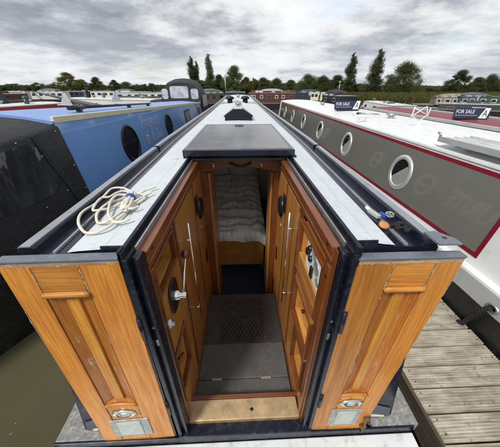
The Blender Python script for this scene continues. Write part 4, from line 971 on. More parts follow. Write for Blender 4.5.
for x, y in mush:
    MB().lathe([(0.06, 0), (0.055, 0.05), (0.10, 0.055), (0.095, 0.08), (0.05, 0.10), (0, 0.105)], Matrix.Translation((x - GX, y, 1.70)), 20).build('roof_vent', STEEL, grf)

# ---- for-sale boards
def sale_sign(loc, rz, w, lab):
    e = empty('sale_sign', loc, rz, lab, 'sign'); h = w * 0.30; t = R(16)
    M = Matrix.Rotation(-t, 4, 'X')      # leans back
    def T(m): m.v = [tuple(M @ Vector(v)) for v in m.v]; return m
    T(MB().box(-w / 2, w / 2, 0, 0.012, 0.03, 0.03 + h)).build('board', SIGNNAVY, e, bevel=0.002)
    T(MB().prism([(w * 0.20, -0.002, 0.031), (w * 0.36, -0.002, 0.029 + h), (w * 0.499, -0.002, 0.029 + h), (w * 0.42, -0.002, 0.031)], (0, -0.002, 0))).build('white_flash', SIGNWHITE, e)
    B_ = M @ basis((-w * 0.45, -0.003, 0.03 + h * 0.46), (1, 0, 0), (0, 0, 1), (0, -1, 0))
    text_mesh('lettering', 'FOR SALE', SIGNWHITE, e, B_, h * 0.52, 0.18, 0.0015, sx=0.78)
    T(MB().box(-w * 0.45, w * 0.16, -0.004, -0.002, 0.03 + h * 0.24, 0.03 + h * 0.30)).build('rule_line', PLATE, e)
    B_ = M @ basis((w * 0.285, -0.0045, 0.03 + h * 0.16), (1, 0, 0), (0, 0, 1), (0, -1, 0))
    text_mesh('emblem', 'A', SIGNNAVY, e, B_, h * 0.95, 0.25, 0.0015, sx=0.7)
    MB().prism([(-w * 0.42, -0.05, 0), (w * 0.42, -0.05, 0), (w * 0.42, 0.12, 0), (-w * 0.42, 0.12, 0)], (0, 0, 0.028)).build('foot', BLACK, e, bevel=0.004)
    for s in (-1, 1): MB().tube([(s * w * 0.3, 0.10, 0.028), M @ Vector((s * w * 0.3, 0.014, 0.03 + h * 0.8))], 0.008, 6).build('strut', BLACK, e)
p = at(347, 110.5, 'z', 1.71); sale_sign((p.x, p.y, 1.708), R(-2), 0.70, 'navy FOR SALE board standing on the white roof of the grey boat')

# ---- red roofed boat beyond it
RX = 5.62
redb = empty('narrowboat', (RX, 0, 0), 0, 'dark red roofed narrowboat lying just beyond the grey boat, right', 'narrowboat')
MAROON = paint('maroon roof paint', (0.19, 0.018, 0.028), 0.45, var=0.12, dirt=(0.22, 0.12, 0.12), dirt_amt=0.4)
GREYSIDE = paint('grey cabin paint', (0.20, 0.20, 0.20), 0.4)
rrf = narrowboat(redb, (-3.0, 9.4), lambda y: 1.57, 0.8, GREYSIDE, MAROON, BLACKHULL, BLACKHULL, y0=-5, y1=12.5, rail_mat=paint('grey white rail', (0.5, 0.49, 0.48), 0.5))
p = at(470, 119.5, 'z', 1.60); sale_sign((p.x, p.y, 1.597), R(-14), 0.74, 'navy FOR SALE board standing on the dark red roof, far right')
MB().tube([(-0.5, 2.0, 1.61), (-0.5, 2.0, 1.70), (-0.42, 2.0, 1.72)], 0.015, 8).build('tiller_pin', STEEL, rrf)
for y in (1.2, 3.4, 5.8): MB().lathe([(0.06, 0), (0.055, 0.05), (0.10, 0.055), (0.095, 0.08), (0.05, 0.10), (0, 0.105)], Matrix.Translation((0.2, y, 1.61)), 16).build('roof_vent', paint('brass vent', (0.4, 0.3, 0.15), 0.4, metal=0.7), rrf)

# ---- blue boat on the left (bow towards us)
BROT = R(-1.7)
blue = empty('narrowboat', (-2.99, 0, 0), BROT, 'mid blue narrowboat with cream handrail and black round windows, left', 'narrowboat')
def bz(y): return 2.0 - 0.0297 * y
brf = narrowboat(blue, (2.36, 11.9), bz, 0.90, BLUEP, BLUEROOF, BLACKHULL, BLACKHULL, y0=-0.25, y1=14.2, bow=1.2, stern_bow=2.3, base_d=0.955, top_d=0.85, rail_mat=CREAM, black_top=0.66, crown=0.085)
_, up, n = side_frame(1, 0.90, 0.955, 0.85, 1.78)
def P(y, z, off=0.0): return side_frame(1, 0.90, 0.955, 0.85, bz(y) - 0.02)[0](y, z, off)
for y, z, r in ((3.98, 1.36, 0.33), (6.40, 1.36, 0.30)):
    M = basis(P(y, z, 0.002), (0, 1, 0), up, n)
    pr_ = MB().lathe([(r * 0.80, -0.01), (r * 0.82, 0.014), (r * 0.92, 0.018), (r, 0.010), (r * 1.01, 0)], M, 36).build('porthole', BLACK, blue)
    MB().disc(r * 0.82, 0.002, M, 32).build('porthole_glass', GLASS, pr_)
    MB().prism([M @ Vector(q) for q in ((-r * 0.79, 0.02, 0.004), (r * 0.79, 0.02, 0.004), (r * 0.79, 0.045, 0.004), (-r * 0.79, 0.045, 0.004))], n * 0.008).build('glazing_bar', BLACK, pr_)
for y, w_, z0, z1 in ((8.75, 0.80, 1.12, 1.58), (11.1, 0.55, 1.15, 1.50)):
    wf = strip(P, y - w_ / 2, y + w_ / 2, z0, z1, 0.001, 0.012, 'window', BLACK, blue, 1)
    strip(P, y - w_ / 2 + 0.05, y + w_ / 2 - 0.05, z0 + 0.05, z1 - 0.05, 0.0135, 0.002, 'window_pane', paint('window pane with curtain', (0.16, 0.17, 0.17), 0.08, var=0.5, scale=9), wf, 1)
LILAC = paint('pale lettering', (0.42, 0.48, 0.66), 0.4)
text_mesh('lettering', 'Progress', LILAC, blue, basis(P(4.60, 1.52, 0.004), (0, 1, 0), up, n), 0.34, 0.12, 0.001, sx=0.92)
text_mesh('lettering', '& Blue', LILAC, blue, basis(P(5.02, 1.22, 0.004), (0, 1, 0), up, n), 0.30, 0.12, 0.001, sx=0.92)
sh = [(-0.07, 0.09), (0.07, 0.09), (0.07, 0), (0.04, -0.07), (0, -0.10), (-0.04, -0.07), (-0.07, 0)]
M = basis(P(4.78, 1.30, 0.004), (0, 1, 0), up, n)
em = MB().prism([M @ Vector((x, y, 0)) for x, y in sh], n * 0.002).build('emblem', paint('emblem white', (0.6, 0.6, 0.6), 0.4), blue)
MB().prism([M @ Vector((x * 0.62, y * 0.62, 0.0022)) for x, y in sh], n * 0.001).build('emblem_field', paint('emblem ochre', (0.45, 0.25, 0.08), 0.4), em)
# black pole on its roof
bpole = empty('boat_pole', (-2.35, 4.2, 0), BROT, 'black pole lying on the blue roof beside the cream handrail', 'pole')
q0 = at(70, 108, 'z', 2.0); q1 = at(150, 103.5, 'z', 1.90)
iv = Matrix.Rotation(-BROT, 4, 'Z'); l0, l1 = iv @ (q0 - bpole.location), iv @ (q1 - bpole.location)
MB().tube([l0, l1], 0.020, 10).build('pole_shaft', BLACK, bpole)
MB().tube([l0 - (l1 - l0) * 0.01, l0 + (l1 - l0) * 0.10], 0.030, 10).build('pole_grip', BLACK, bpole)
for t in (0.06, 0.6, 0.95):
    c = l0.lerp(l1, t); MB().box(c.x - 0.03, c.x + 0.03, c.y - 0.03, c.y + 0.03, c.z - 0.10, c.z).build('pole_rest', BLACK, bpole)
# cratch cover over the bow well
cr = empty('cratch_cover', (-2.99, 0, 0.9), BROT, 'black canvas cratch cover with clear window on the bow of the blue boat', 'canvas cover')
def csec(y):
    sh_ = 0.985 - 0.10 * (2.38 - y); top = sh_ + 0.10
    wv = 0.012 * math.sin(y * 9)
    tp = max(0.0, (2.05 - y) / 2.3) ** 1.4; bx_ = 0.985 * (1 - tp); kx = 1 - tp * 0.8
    pts = [(bx_, 0.0), (bx_ - 0.04, sh_ * 0.33), (bx_ - 0.085 + wv, sh_ * 0.66), (0.865 * kx, sh_ - 0.03), (0.835 * kx, sh_ + 0.005), (0.55 * kx, sh_ + 0.06), (0.2 * kx, top - 0.006), (0, top)]
    full = pts + [(-x, z) for x, z in reversed(pts[:-1])]
    return [Vector((x, y, z)) for x, z in full]
ys = [0.55 + 1.83 * i / 22 for i in range(23)]
cv = MB().loft([csec(y) for y in ys], False, False, True).build('canvas', CANVAS, cr)
MB().poly(csec(0.55)).build('front_board', CANVAS, cr)
MB().poly(csec(2.38)).build('rear_flap', CANVAS, cr)
def cside(y, k, off=0.006):
    s_ = csec(y); a, b, c, d_ = s_[0], s_[1], s_[2], s_[3]
    q = a.lerp(b, k * 3) if k < 1 / 3 else b.lerp(c, k * 3 - 1) if k < 2 / 3 else c.lerp(d_, k * 3 - 2)
    return q + Vector((off, 0, off * 0.15))
wy = [0.75 + 1.22 * i / 14 for i in range(15)]
secs = []
for i, y in enumerate(wy):
    lo, hi = 0.36, 0.95
    if i == 0 or i == 14: lo, hi = 0.43, 0.88
    secs.append([cside(y, lo + (hi - lo) * j / 5, 0.006) for j in range(6)])
MB().loft(secs, smooth=True).build('clear_window', VINYL, cr)
MB().tube([cside(2.30 - 0.33 * k, 0.04 + 0.0 * k, 0.004) for k in range(2)], 0.004, 6).build('hem', CANVAS, cr)
for y, k in ((2.30, 0.97), (2.33, 0.55), (2.05, 0.34), (1.98, 0.78), (1.8, 0.99), (1.4, 0.99), (1.2, 0.28), (1.75, 0.27), (2.34, 0.25)):
    q = cside(y, k, 0.008); MB().lathe([(0.009, 0), (0.008, 0.005), (0, 0.006)], basis(q, (0, 1, 0), (0.1, 0, 1), (1, 0, -0.1)), 10).build('press_stud', STEEL, cr)
# zip seam flap
secs = [[cside(2.16 - 0.20 * i / 10 + 0.0, i / 10, 0.010), cside(2.20 - 0.20 * i / 10, i / 10, 0.014), cside(2.24 - 0.20 * i / 10, i / 10, 0.006)] for i in range(11)]
MB().loft(secs, smooth=True).build('seam_flap', CANVAS, cr)

# ---- stern pram hood of the blue boat
hd_ = empty('pram_hood', (-2.62, 12.75, 0.85), BROT, 'black pram hood with clear windows on the stern of the blue boat', 'canvas hood')
def hsec(y):
    k = 1 - 0.10 * (y / 0.95) ** 2 if y < 0 else 1 - 0.16 * (y / 0.95) ** 2
    pts = [(0.93, 0.0), (0.92, 0.55), (0.88, 1.15), (0.80, 1.45), (0.62, 1.66), (0.35, 1.76), (0, 1.79)]
    pts = [(x, z * (k if z > 0.5 else 1)) for x, z in pts]
    full = pts + [(-x, z) for x, z in reversed(pts[:-1])]
    return [Vector((x, y, z)) for x, z in full]
MB().loft([hsec(-0.95 + 1.9 * i / 10) for i in range(11)], smooth=True).build('canvas', CANVAS, hd_)
MB().poly([Vector((p.x, p.y, p.z)) for p in hsec(-0.95)]).build('front_panel', CANVAS, hd_)
MB().poly([Vector((p.x, p.y, p.z)) for p in hsec(0.95)]).build('back_panel', CANVAS, hd_)
CLEAR = paint('clear hood vinyl', (0.46, 0.47, 0.48), 0.12, var=0.35, scale=4, bmp=0.5, bscale=5, bdist=0.03, spec=0.6)
for x0, x1, z0, z1 in ((-0.46, 0.36, 0.98, 1.46), (-0.84, -0.56, 0.95, 1.36), (0.47, 0.80, 0.95, 1.36)):
    c = 0.06; MB().poly([Vector(q) for q in ((x0 + c, -0.956, z0), (x1 - c, -0.956, z0), (x1, -0.956, z0 + c), (x1, -0.956, z1 - c), (x1 - c, -0.956, z1), (x0 + c, -0.956, z1), (x0, -0.956, z1 - c), (x0, -0.956, z0 + c))]).build('hood_window', CLEAR, hd_)
MB().poly([Vector((0.945 - 0.02 * (z > 0.9), y, z)) for y, z in ((-0.7, 0.6), (0.7, 0.6), (0.7, 1.1), (-0.7, 1.1))]).build('hood_window', CLEAR, hd_)

# ================================================================== BOATS FURTHER OFF
def far_boat(A, B, zr, lab, side, roofm, hullm=BLACKHULL, nwin=5, winm=None, stripe=None, hood=None, vents=2, width=2.0, name='narrowboat', cat='narrowboat', stack=None):
    """A, B: ends of the cabin's near roof edge (plan points); the boat lies behind that edge."""
    A = Vector((A.x, A.y, 0)); B = Vector((B.x, B.y, 0)); L_ = (B - A).length
    t = (B - A).normalized(); nrm = Vector((-t.y, t.x, 0))
    mid = (A + B) / 2
    if nrm.dot(mid - Vector((CAM.x, CAM.y, 0))) < 0: A, B = B, A; t = -t; nrm = -nrm
    e = empty(name, A, math.atan2(t.y, t.x), lab, cat)      # local +X along edge, +Y away
    w_ = width - 0.36
    zg = 0.72; tl = 0.09
    hl_ = [(-1.9, 0.5), (-1.2, 0.16), (-0.3, -0.0), (L_ * 0.5, -0.0), (L_ + 0.4, 0.0), (L_ + 1.3, 0.12), (L_ + 2.3, 0.85)]
    secs = [[Vector((x, -0.18 + k, zg)), Vector((x, -0.15 + k, -0.3)), Vector((x, width - 0.18 - 0.03 - k, -0.3)), Vector((x, width - 0.18 - k, zg))] for x, k in hl_]
    MB().loft(secs, True, True).build('hull', hullm, e)
    MB().loft([[Vector((x, -0.19 + k, zg - 0.08)), Vector((x, -0.19 + k, zg + 0.02)), Vector((x, width - 0.17 - k, zg + 0.02)), Vector((x, width - 0.17 - k, zg - 0.08))] for x, k in hl_], True, True).build('gunwale', paint('gunwale grey', (0.16, 0.16, 0.16), 0.5), e)
    cabm = MB().hexa([(0, -tl, zg + 0.021), (L_, -tl, zg + 0.021), (L_, w_ + tl, zg + 0.021), (0, w_ + tl, zg + 0.021), (0, 0, zr - 0.03), (L_, 0, zr - 0.03), (L_, w_, zr - 0.03), (0, w_, zr - 0.03)]).build('cabin', side, e)
    secs = [[Vector((x, -0.02, zr - 0.028)), Vector((x, -0.02, zr)), Vector((x, w_ * 0.3, zr + 0.04)), Vector((x, w_ * 0.7, zr + 0.04)), Vector((x, w_ + 0.02, zr)), Vector((x, w_ + 0.02, zr - 0.028))] for x in (-0.05, L_ * 0.5, L_ + 0.05)]
    rf = MB().loft(secs, True, True).build('roof', roofm, e)
    def yz(z, off): return -tl * (zr - z) / (zr - zg) - off
    if stripe:
        m = MB(); z0, z1 = zr - 0.22, zr - 0.05
        m.hexa([(0.02, yz(z0, 0.006), z0), (L_ - 0.02, yz(z0, 0.006), z0), (L_ - 0.02, yz(z0, -0.01), z0), (0.02, yz(z0, -0.01), z0), (0.02, yz(z1, 0.006), z1), (L_ - 0.02, yz(z1, 0.006), z1), (L_ - 0.02, yz(z1, -0.01), z1), (0.02, yz(z1, -0.01), z1)]); m.build('stripe', stripe, e)
    for k in range(nwin):
        c = L_ * (k + 0.5 + rnd.uniform(-0.12, 0.12)) / nwin; ww = min(0.45, L_ / nwin * 0.33) * rnd.choice((0.6, 0.8, 1.0)); z0, z1 = zr - 0.54, zr - 0.20
        m = MB(); m.hexa([(c - ww, yz(z0, 0.012), z0), (c + ww, yz(z0, 0.012), z0), (c + ww, yz(z0, -0.02), z0), (c - ww, yz(z0, -0.02), z0), (c - ww, yz(z1, 0.012), z1), (c + ww, yz(z1, 0.012), z1), (c + ww, yz(z1, -0.02), z1), (c - ww, yz(z1, -0.02), z1)])
        wf = m.build('window', winm[k % len(winm)] if winm else BLACK, e)
        g_ = 0.05; m = MB(); m.quad((c - ww + g_, yz(z0 + g_, 0.016), z0 + g_), (c + ww - g_, yz(z0 + g_, 0.016), z0 + g_), (c + ww - g_, yz(z1 - g_, 0.016), z1 - g_), (c - ww + g_, yz(z1 - g_, 0.016), z1 - g_)); m.build('pane', GLASS, wf)
    for k in range(vents):
        x = L_ * (k + 0.7) / (vents + 0.4)
        MB().lathe([(0.06, 0), (0.055, 0.06), (0.11, 0.065), (0.1, 0.10), (0.05, 0.12), (0, 0.125)], Matrix.Translation((x, w_ / 2, zr + 0.03)), 10).build('roof_vent', STEEL, rf)
    r_ = random.Random(int(L_ * 1000)); CLUT = (BROWN, GREENP, GREYR, OFFW, BLACK, TARPB, DREDP)
    for k in range(int(min(9, 2 + L_ / 2.5))):
        x = r_.uniform(0.4, max(0.5, L_ - 0.8)); y = r_.uniform(0.25, w_ - 0.5); z = zr + 0.03; h_ = r_.uniform(0.08, 0.26); cm = r_.choice(CLUT)
        t_ = r_.random()
        if t_ < 0.4: MB().box(x, x + r_.uniform(0.25, 0.9), y, y + r_.uniform(0.2, 0.5), z, z + h_).build('roof_box', cm, rf, bevel=0.02)
        elif t_ < 0.65: MB().tube([(x, y, z + 0.08), (min(L_, x + r_.uniform(1.5, 3.5)), y + r_.uniform(-0.1, 0.1), z + 0.08)], 0.03, 6).build('roof_pole', cm, rf)
        elif t_ < 0.85: MB().lathe([(0.07, 0), (0.09, 0.12), (0.08, 0.12), (0.11, 0.17), (0.07, 0.24), (0, 0.26)], Matrix.Translation((x, y, z)), 9).build('plant_pot', r_.choice((GREENP, BROWN)), rf)
        else: MB().prism([(x, y, z), (x + 0.9, y, z), (x + 0.9, y + 0.5, z + 0.16), (x, y + 0.5, z + 0.16)], (0, 0, 0.03)).build('solar_panel', BLACK, rf)
    if stack is not None:
        MB().lathe([(0.09, 0), (0.08, 0.05), (0.075, 0.5), (0.10, 0.51), (0.10, 0.56), (0.06, 0.56)], Matrix.Translation((L_ * stack, w_ * 0.3, zr + 0.02)), 12).build('chimney', BLACK, rf)
    if hood:
        x0, x1, hh_, hm = hood; m = MB(); secs = []
        for i in range(7):
            x = x0 + (x1 - x0) * i / 6; k = 1 - 0.5 * abs(i / 3 - 1) ** 3
            secs.append([Vector((x, -0.05, zg)), Vector((x, 0.02, zr)), Vector((x, 0.15, zr + hh_ * 0.8 * k)), Vector((x, w_ * 0.5, zr + hh_ * k)), Vector((x, w_ - 0.15, zr + hh_ * 0.8 * k)), Vector((x, w_, zr)), Vector((x, w_ + 0.05, zg))])
        hb = m.loft(secs, False, True, True).build('hood', hm, e)
        nx = max(1, int((x1 - x0) / 0.8))
        for k in range(nx):
            a, b = x0 + (x1 - x0) * (k + 0.18) / nx, x0 + (x1 - x0) * (k + 0.82) / nx
            MB().quad((a, -0.03, zr - 0.35), (b, -0.03, zr - 0.35), (b, 0.03, zr + hh_ * 0.25), (a, 0.03, zr + hh_ * 0.25)).build('hood_window', CLEAR, hb)
    return e
def ed(x, y, z): return at(x, y, 'z', z)
OFFW = paint('off white paint', (0.60, 0.60, 0.58), 0.5, var=0.06, dirt=(0.4, 0.4, 0.38), dirt_amt=0.4)
ORANGER = paint('faded orange roof', (0.38, 0.17, 0.12), 0.5)
GREENP = paint('dark green paint', (0.025, 0.075, 0.038), 0.35)
TEAL = paint('teal paint', (0.06, 0.10, 0.095), 0.4)
DREDP = paint('dark red paint', (0.085, 0.024, 0.022), 0.4)
BURG = paint('burgundy roof', (0.16, 0.075, 0.065), 0.5)
DBLUE = paint('dark blue paint', (0.028, 0.033, 0.060), 0.4)
TARPB = paint('slate blue tarpaulin', (0.09, 0.095, 0.125), 0.6, var=0.3, bmp=0.5, bscale=4, bdist=0.05)
KHAKI = paint('khaki camouflage cover', (0.22, 0.19, 0.13), 0.7, var=0.5, scale=3)
BROWN = paint('varnished brown', (0.13, 0.085, 0.05), 0.4)
GREYR = paint('grey roof', (0.30, 0.31, 0.32), 0.5)
REDS = paint('bright red stripe', (0.42, 0.02, 0.025), 0.4)
# left
far_boat(ed(-40, 109.2, 1.72), ed(63, 103.0, 1.72), 1.72, 'white roofed boat with bright red stripe just beyond the blue roof', REDS, OFFW, nwin=0, vents=3)
far_boat(ed(66, 98.5, 1.72), ed(150, 100.2, 1.72), 1.72, 'long white roofed boat right of the red striped one, far left', OFFW, OFFW, nwin=4, winm=[BLACK], vents=3, stack=0.2)
far_boat(ed(-30, 94.6, 1.72), ed(27, 93.6, 1.72), 1.72, 'boat with a faded orange roof at the far left edge', DREDP, ORANGER, nwin=4, winm=[BLACK])
far_boat(ed(116, 92.8, 1.72), ed(171, 92.6, 1.72), 1.72, 'pale grey boat with a row of dark windows left of the pram hood', OFFW, GREYR, nwin=7, winm=[BLACK], vents=3)
far_boat(ed(30, 91.9, 1.72), ed(62, 91.9, 1.72), 1.72, 'pale cruiser moored far off below the left hand trees', OFFW, OFFW, nwin=5, winm=[BLACK], hood=(1.0, 4.0, 0.45, TARPB), name='cruiser', cat='cruiser')
far_boat(ed(64, 91.4, 1.72), ed(88, 91.5, 1.72), 1.72, 'dark blue boat far off under the bushy left tree', DBLUE, GREYR, nwin=5)
far_boat(ed(90, 91.5, 1.72), ed(114, 91.6, 1.72), 1.72, 'pale boat with a slate blue cover far off at left', OFFW, GREYR, nwin=4, hood=(5.0, 8.0, 0.4, TARPB))
far_boat(ed(2, 91.6, 1.72), ed(24, 91.6, 1.72), 1.72, 'white boat far off at the left edge under low trees', OFFW, OFFW, nwin=5, winm=[BLACK], hood=(6.0, 9.0, 0.4, DREDP))
far_boat(ed(139, 98.2, 1.55), ed(160, 97.2, 1.55), 1.55, 'small white cabin boat near the pram hood of the blue boat', OFFW, OFFW, OFFW, nwin=3, winm=[BLACK], vents=1, name='cruiser', cat='cruiser')
far_boat(ed(176, 91.8, 1.72), ed(196, 91.8, 1.72), 1.72, 'grey boat far off directly behind the black pram hood', GREYSIDE, OFFW, nwin=4)
# middle
far_boat(ed(203, 93.4, 1.72), ed(224, 93.0, 1.72), 1.72, 'teal and brown boat with green cover beyond the pram hood', BROWN, GREYR, nwin=3, hood=(0.2, 3.2, 0.45, TEAL), vents=1)
far_boat(ed(226, 92.2, 1.72), ed(245, 92.2, 1.72), 1.72, 'dark boat lying just beyond the bow of our roof', DBLUE, GREYR, nwin=3)
far_boat(ed(249, 93.2, 1.72), ed(296, 93.2, 1.72), 1.72, 'burgundy boat with cream window panels lying across the channel', DREDP, BURG, nwin=6, winm=[CREAM, OFFW, BROWN], vents=3)
far_boat(ed(252, 91.0, 1.72), ed(272, 91.0, 1.72), 1.72, 'boat with a grey hood behind the burgundy one', DREDP, BURG, nwin=4, hood=(2, 6, 0.4, GREYR))
far_boat(ed(275, 91.0, 1.72), ed(296, 91.0, 1.72), 1.72, 'green boat behind the burgundy one, under the middle trees', GREENP, BURG, nwin=4)
far_boat(ed(299, 92.4, 1.72), ed(309, 92.4, 1.72), 1.72, 'short boat under a dark blue cover in the middle distance', DBLUE, TARPB, nwin=2, hood=(0.2, 3.0, 0.35, DBLUE), vents=0)
far_boat(ed(311, 92.4, 1.72), ed(319, 92.4, 1.72), 1.72, 'cream fronted boat between the dark covers in the middle distance', CREAM, OFFW, nwin=2, winm=[BLACK], vents=1)
far_boat(ed(321, 92.4, 1.72), ed(327, 92.6, 1.72), 1.72, 'pale yellow fronted boat beside the black hooded one', CREAM, OFFW, nwin=1, winm=[BROWN], vents=1)
far_boat(ed(323, 95.0, 1.6), ed(341, 96.0, 1.6), 1.6, 'boat with a tall black hood behind the left FOR SALE board', BLACK, GREYR, nwin=2, winm=[GREYR], hood=(0.1, 2.3, 0.5, CANVAS), vents=0)
# right
far_boat(ed(364, 101.2, 1.2), ed(392, 105.5, 1.2), 1.2, 'low white cruiser behind the left FOR SALE board', OFFW, OFFW, OFFW, nwin=3, winm=[GREYR], vents=1, name='cruiser', cat='cruiser')
far_boat(ed(392, 106.5, 1.0), ed(415, 108.5, 1.0), 1.0, 'low weathered boat on the brown water left of the folding frame', BROWN, GREYR, nwin=2, winm=[OFFW], vents=0)
far_boat(ed(437, 96.8, 1.45), ed(461, 97.0, 1.45), 1.45, 'boat under a khaki camouflage cover left of the right hand board', KHAKI, KHAKI, nwin=3, winm=[OFFW], hood=(0.3, 3.5, 0.3, KHAKI), vents=0)
far_boat(ed(463, 96.6, 1.5), ed(478, 96.6, 1.5), 1.5, 'boat under slate blue tarpaulins behind the right FOR SALE board', TARPB, TARPB, nwin=2, winm=[OFFW], hood=(0.2, 2.8, 0.35, TARPB), vents=0)
far_boat(ed(480, 96.6, 1.5), ed(525, 97.2, 1.5), 1.5, 'dark green boat with pale roof boxes at the far right edge', GREENP, GREENP, nwin=4, winm=[OFFW, CREAM], vents=3)
far_boat(ed(440, 103.6, 1.1), ed(520, 105.6, 1.1), 1.1, 'low dark boat with pale deck behind the right FOR SALE board', BLACK, GREYR, nwin=3, winm=[BROWN, OFFW], vents=2)
# roof clutter on the striped boats
for k, (x, y, z, l) in enumerate(((68, 103.5, 1.76, 'small silver pyramid cowl on the red striped boat, left of the black pole'), (116, 100.5, 1.76, 'small silver pyramid cowl on the white roof above the cream handrail'))):
    p = ed(x, y, z); e = empty('vent_cowl', (p.x, p.y, 1.74), 0.5 * k, l, 'cowl', 'silver cowls')
    MB().prism([(-0.20, -0.12, 0), (0.22, -0.12, 0), (0.03, -0.05, 0.34), (-0.02, -0.05, 0.34)], (0, 0.12, 0)).build('cowl_body', STEEL, e, bevel=0.01)
    MB().box(-0.26, 0.26, -0.2, 0.16, -0.03, 0.0).build('cowl_base', OFFW, e)
q0, q1 = ed(31, 90.5, 1.9), ed(96, 103.2, 1.9)
bp2 = empty('gangplank', (q0.x, q0.y, 0), 0, 'long black plank slanting over the white roofs, far left', 'plank')
dq = Vector((q1.x - q0.x, q1.y - q0.y, 0)); nq = Vector((-dq.y, dq.x, 0)).normalized() * 0.12
MB().hexa([Vector((0, 0, 1.80)) - nq, dq - nq + Vector((0, 0, 1.80)), dq + nq + Vector((0, 0, 1.80)), Vector((0, 0, 1.80)) + nq, Vector((0, 0, 1.86)) - nq, dq - nq + Vector((0, 0, 1.86)), dq + nq + Vector((0, 0, 1.86)), Vector((0, 0, 1.86)) + nq]).build('plank_board', BLACK, bp2)
# lamp posts
for x, yt, Y, l in ((225, 76, 60, 'thin grey lamp post between the poplars and the round tree'), (340, 83, 58, 'thin grey lamp post above the black hooded boat')):
    p = at(x, yt, 'y', Y); e = empty('lamp_post', (p.x, Y, 0.2), 0, l, 'lamp post')
    MB().tube([(0, 0, 0), (0, 0, p.z * 0.5), (0, 0, p.z - 0.2)], [0.10, 0.08, 0.06], 8).build('post', STEEL, e)
    MB().lathe([(0.05, 0), (0.16, 0.1), (0.14, 0.3), (0, 0.36)], Matrix.Translation((0, 0, p.z - 0.2)), 10).build('lamp_head', OFFW, e)

# ================================================================== TREES AND REEDS
L_DARK = leaf_mat('dark foliage', (0.058, 0.080, 0.028), (0.110, 0.136, 0.050))
L_MID = leaf_mat('mid foliage', (0.078, 0.098, 0.036), (0.142, 0.164, 0.062))
L_POP = leaf_mat('poplar foliage', (0.095, 0.115, 0.052), (0.17, 0.195, 0.092))
L_YEL = leaf_mat('yellowing foliage', (0.11, 0.11, 0.030), (0.18, 0.17, 0.052))
def leaf_cloud(clumps, count, size, seed):
    r_ = random.Random(seed); V = []; Fc = []
    tot = sum(c[3] ** 2 for c in clumps)
    for cx, cy, cz, cr, sq in clumps:
        nleaf = int(count * cr ** 2 / tot)
        for _ in range(nleaf):
            d_ = Vector((r_.gauss(0, 1), r_.gauss(0, 1), r_.gauss(0, 1))).normalized(); rad = cr * (r_.random() ** 0.45) * (1 + 0.2 * r_.gauss(0, 1))
            p = Vector((cx + d_.x * rad, cy + d_.y * rad, cz + d_.z * rad * sq))
            a = Vector((r_.gauss(0, 1), r_.gauss(0, 1), r_.gauss(0, 1))).normalized(); b = a.cross(Vector((r_.gauss(0, 1), r_.gauss(0, 1), r_.gauss(0, 1)))).normalized()
            s_ = size * r_.uniform(0.6, 1.4); i = len(V)
            V += [p - a * s_ * 0.5, p + b * s_ * 0.35, p + a * s_ * 0.6, p - b * s_ * 0.35]; Fc.append((i, i + 1, i + 2, i + 3))
    return V, Fc
def tree_proto(kind, seed):
    r_ = random.Random(seed); clumps = []; limbs = []
    if kind == 'poplar':     # unit height 1
        for i in range(70):
            t = 0.05 + 0.93 * i / 69; w = 0.105 * math.sin(math.pi * min(1, (t * 0.80 + 0.17))) ** 0.8 + 0.012
            a = r_.random() * 6.28; rr = w * r_.uniform(0.0, 0.72)
            clumps.append((math.cos(a) * rr, math.sin(a) * rr, t - 0.02, w * r_.uniform(0.30, 0.55), 1.7))
            if i % 3 == 0: limbs.append(((0, 0, max(0.03, t - 0.10)), (math.cos(a) * rr, math.sin(a) * rr, t)))
        V, Fc = leaf_cloud(clumps, 16000, 0.013, seed)
    else:
        n_ = {'round': 80, 'broad': 96, 'loose': 76, 'bush': 60}[kind]; W = {'round': 0.37, 'broad': 0.52, 'loose': 0.42, 'bush': 0.68}[kind]
        z0 = {'round': 0.06, 'broad': 0.04, 'loose': 0.08, 'bush': -0.04}[kind]
        for i in range(n_):
            t = (i + 0.5) / n_; z = z0 + (0.98 - z0) * t * 0.93
            prof = math.sin(math.pi * min(1, (0.30 + 0.67 * t))) ** 0.75
            a = i * 2.4 + r_.random(); rr = W * prof * math.sqrt(r_.uniform(0.03, 0.95))
            rr *= 1 + 0.28 * r_.gauss(0, 1) * (r_.random() < 0.4); z += r_.gauss(0, 0.03)
            cr = r_.choice((0.05, 0.07, 0.09, 0.12, 0.16)) * r_.uniform(0.8, 1.15) * (1.15 if kind == 'broad' else 1.0) * (0.85 if kind == 'loose' else 1)
            clumps.append((math.cos(a) * rr, math.sin(a) * rr, z, cr, 0.8))
            if i % 3 == 0: limbs.append(((0, 0, max(0.05, z * 0.55)), (math.cos(a) * rr * 0.9, math.sin(a) * rr * 0.9, z)))
        V, Fc = leaf_cloud(clumps, 34000, 0.018, seed)
    tm = bpy.data.meshes.new('crown'); tm.from_pydata([tuple(v) for v in V], [], Fc); tm.update()
    m = MB(); m.tube([(0, 0, -0.03), (0.006, 0, 0.12), (-0.004, 0.004, 0.4), (0, 0, 0.8)], [0.026, 0.021, 0.014, 0.004], 8)
    for a, b in limbs:
        a, b = Vector(a), Vector(b); m.tube([a, a.lerp(b, 0.5) + Vector((0, 0, 0.01)), b], [0.009, 0.006, 0.002], 5, caps=False)
    wm = bpy.data.meshes.new('trunk'); wm.from_pydata([tuple(v) for v in m.v], [], m.f); wm.materials.append(BARK); wm.update()
    return tm, wm
PROTO = {(k, i): tree_proto(k, 11 + 7 * i + len(k)) for k, i in (('poplar', 0), ('poplar', 1), ('round', 0), ('round', 1), ('broad', 0), ('broad', 1), ('loose', 0), ('loose', 1), ('bush', 0), ('bush', 1))}
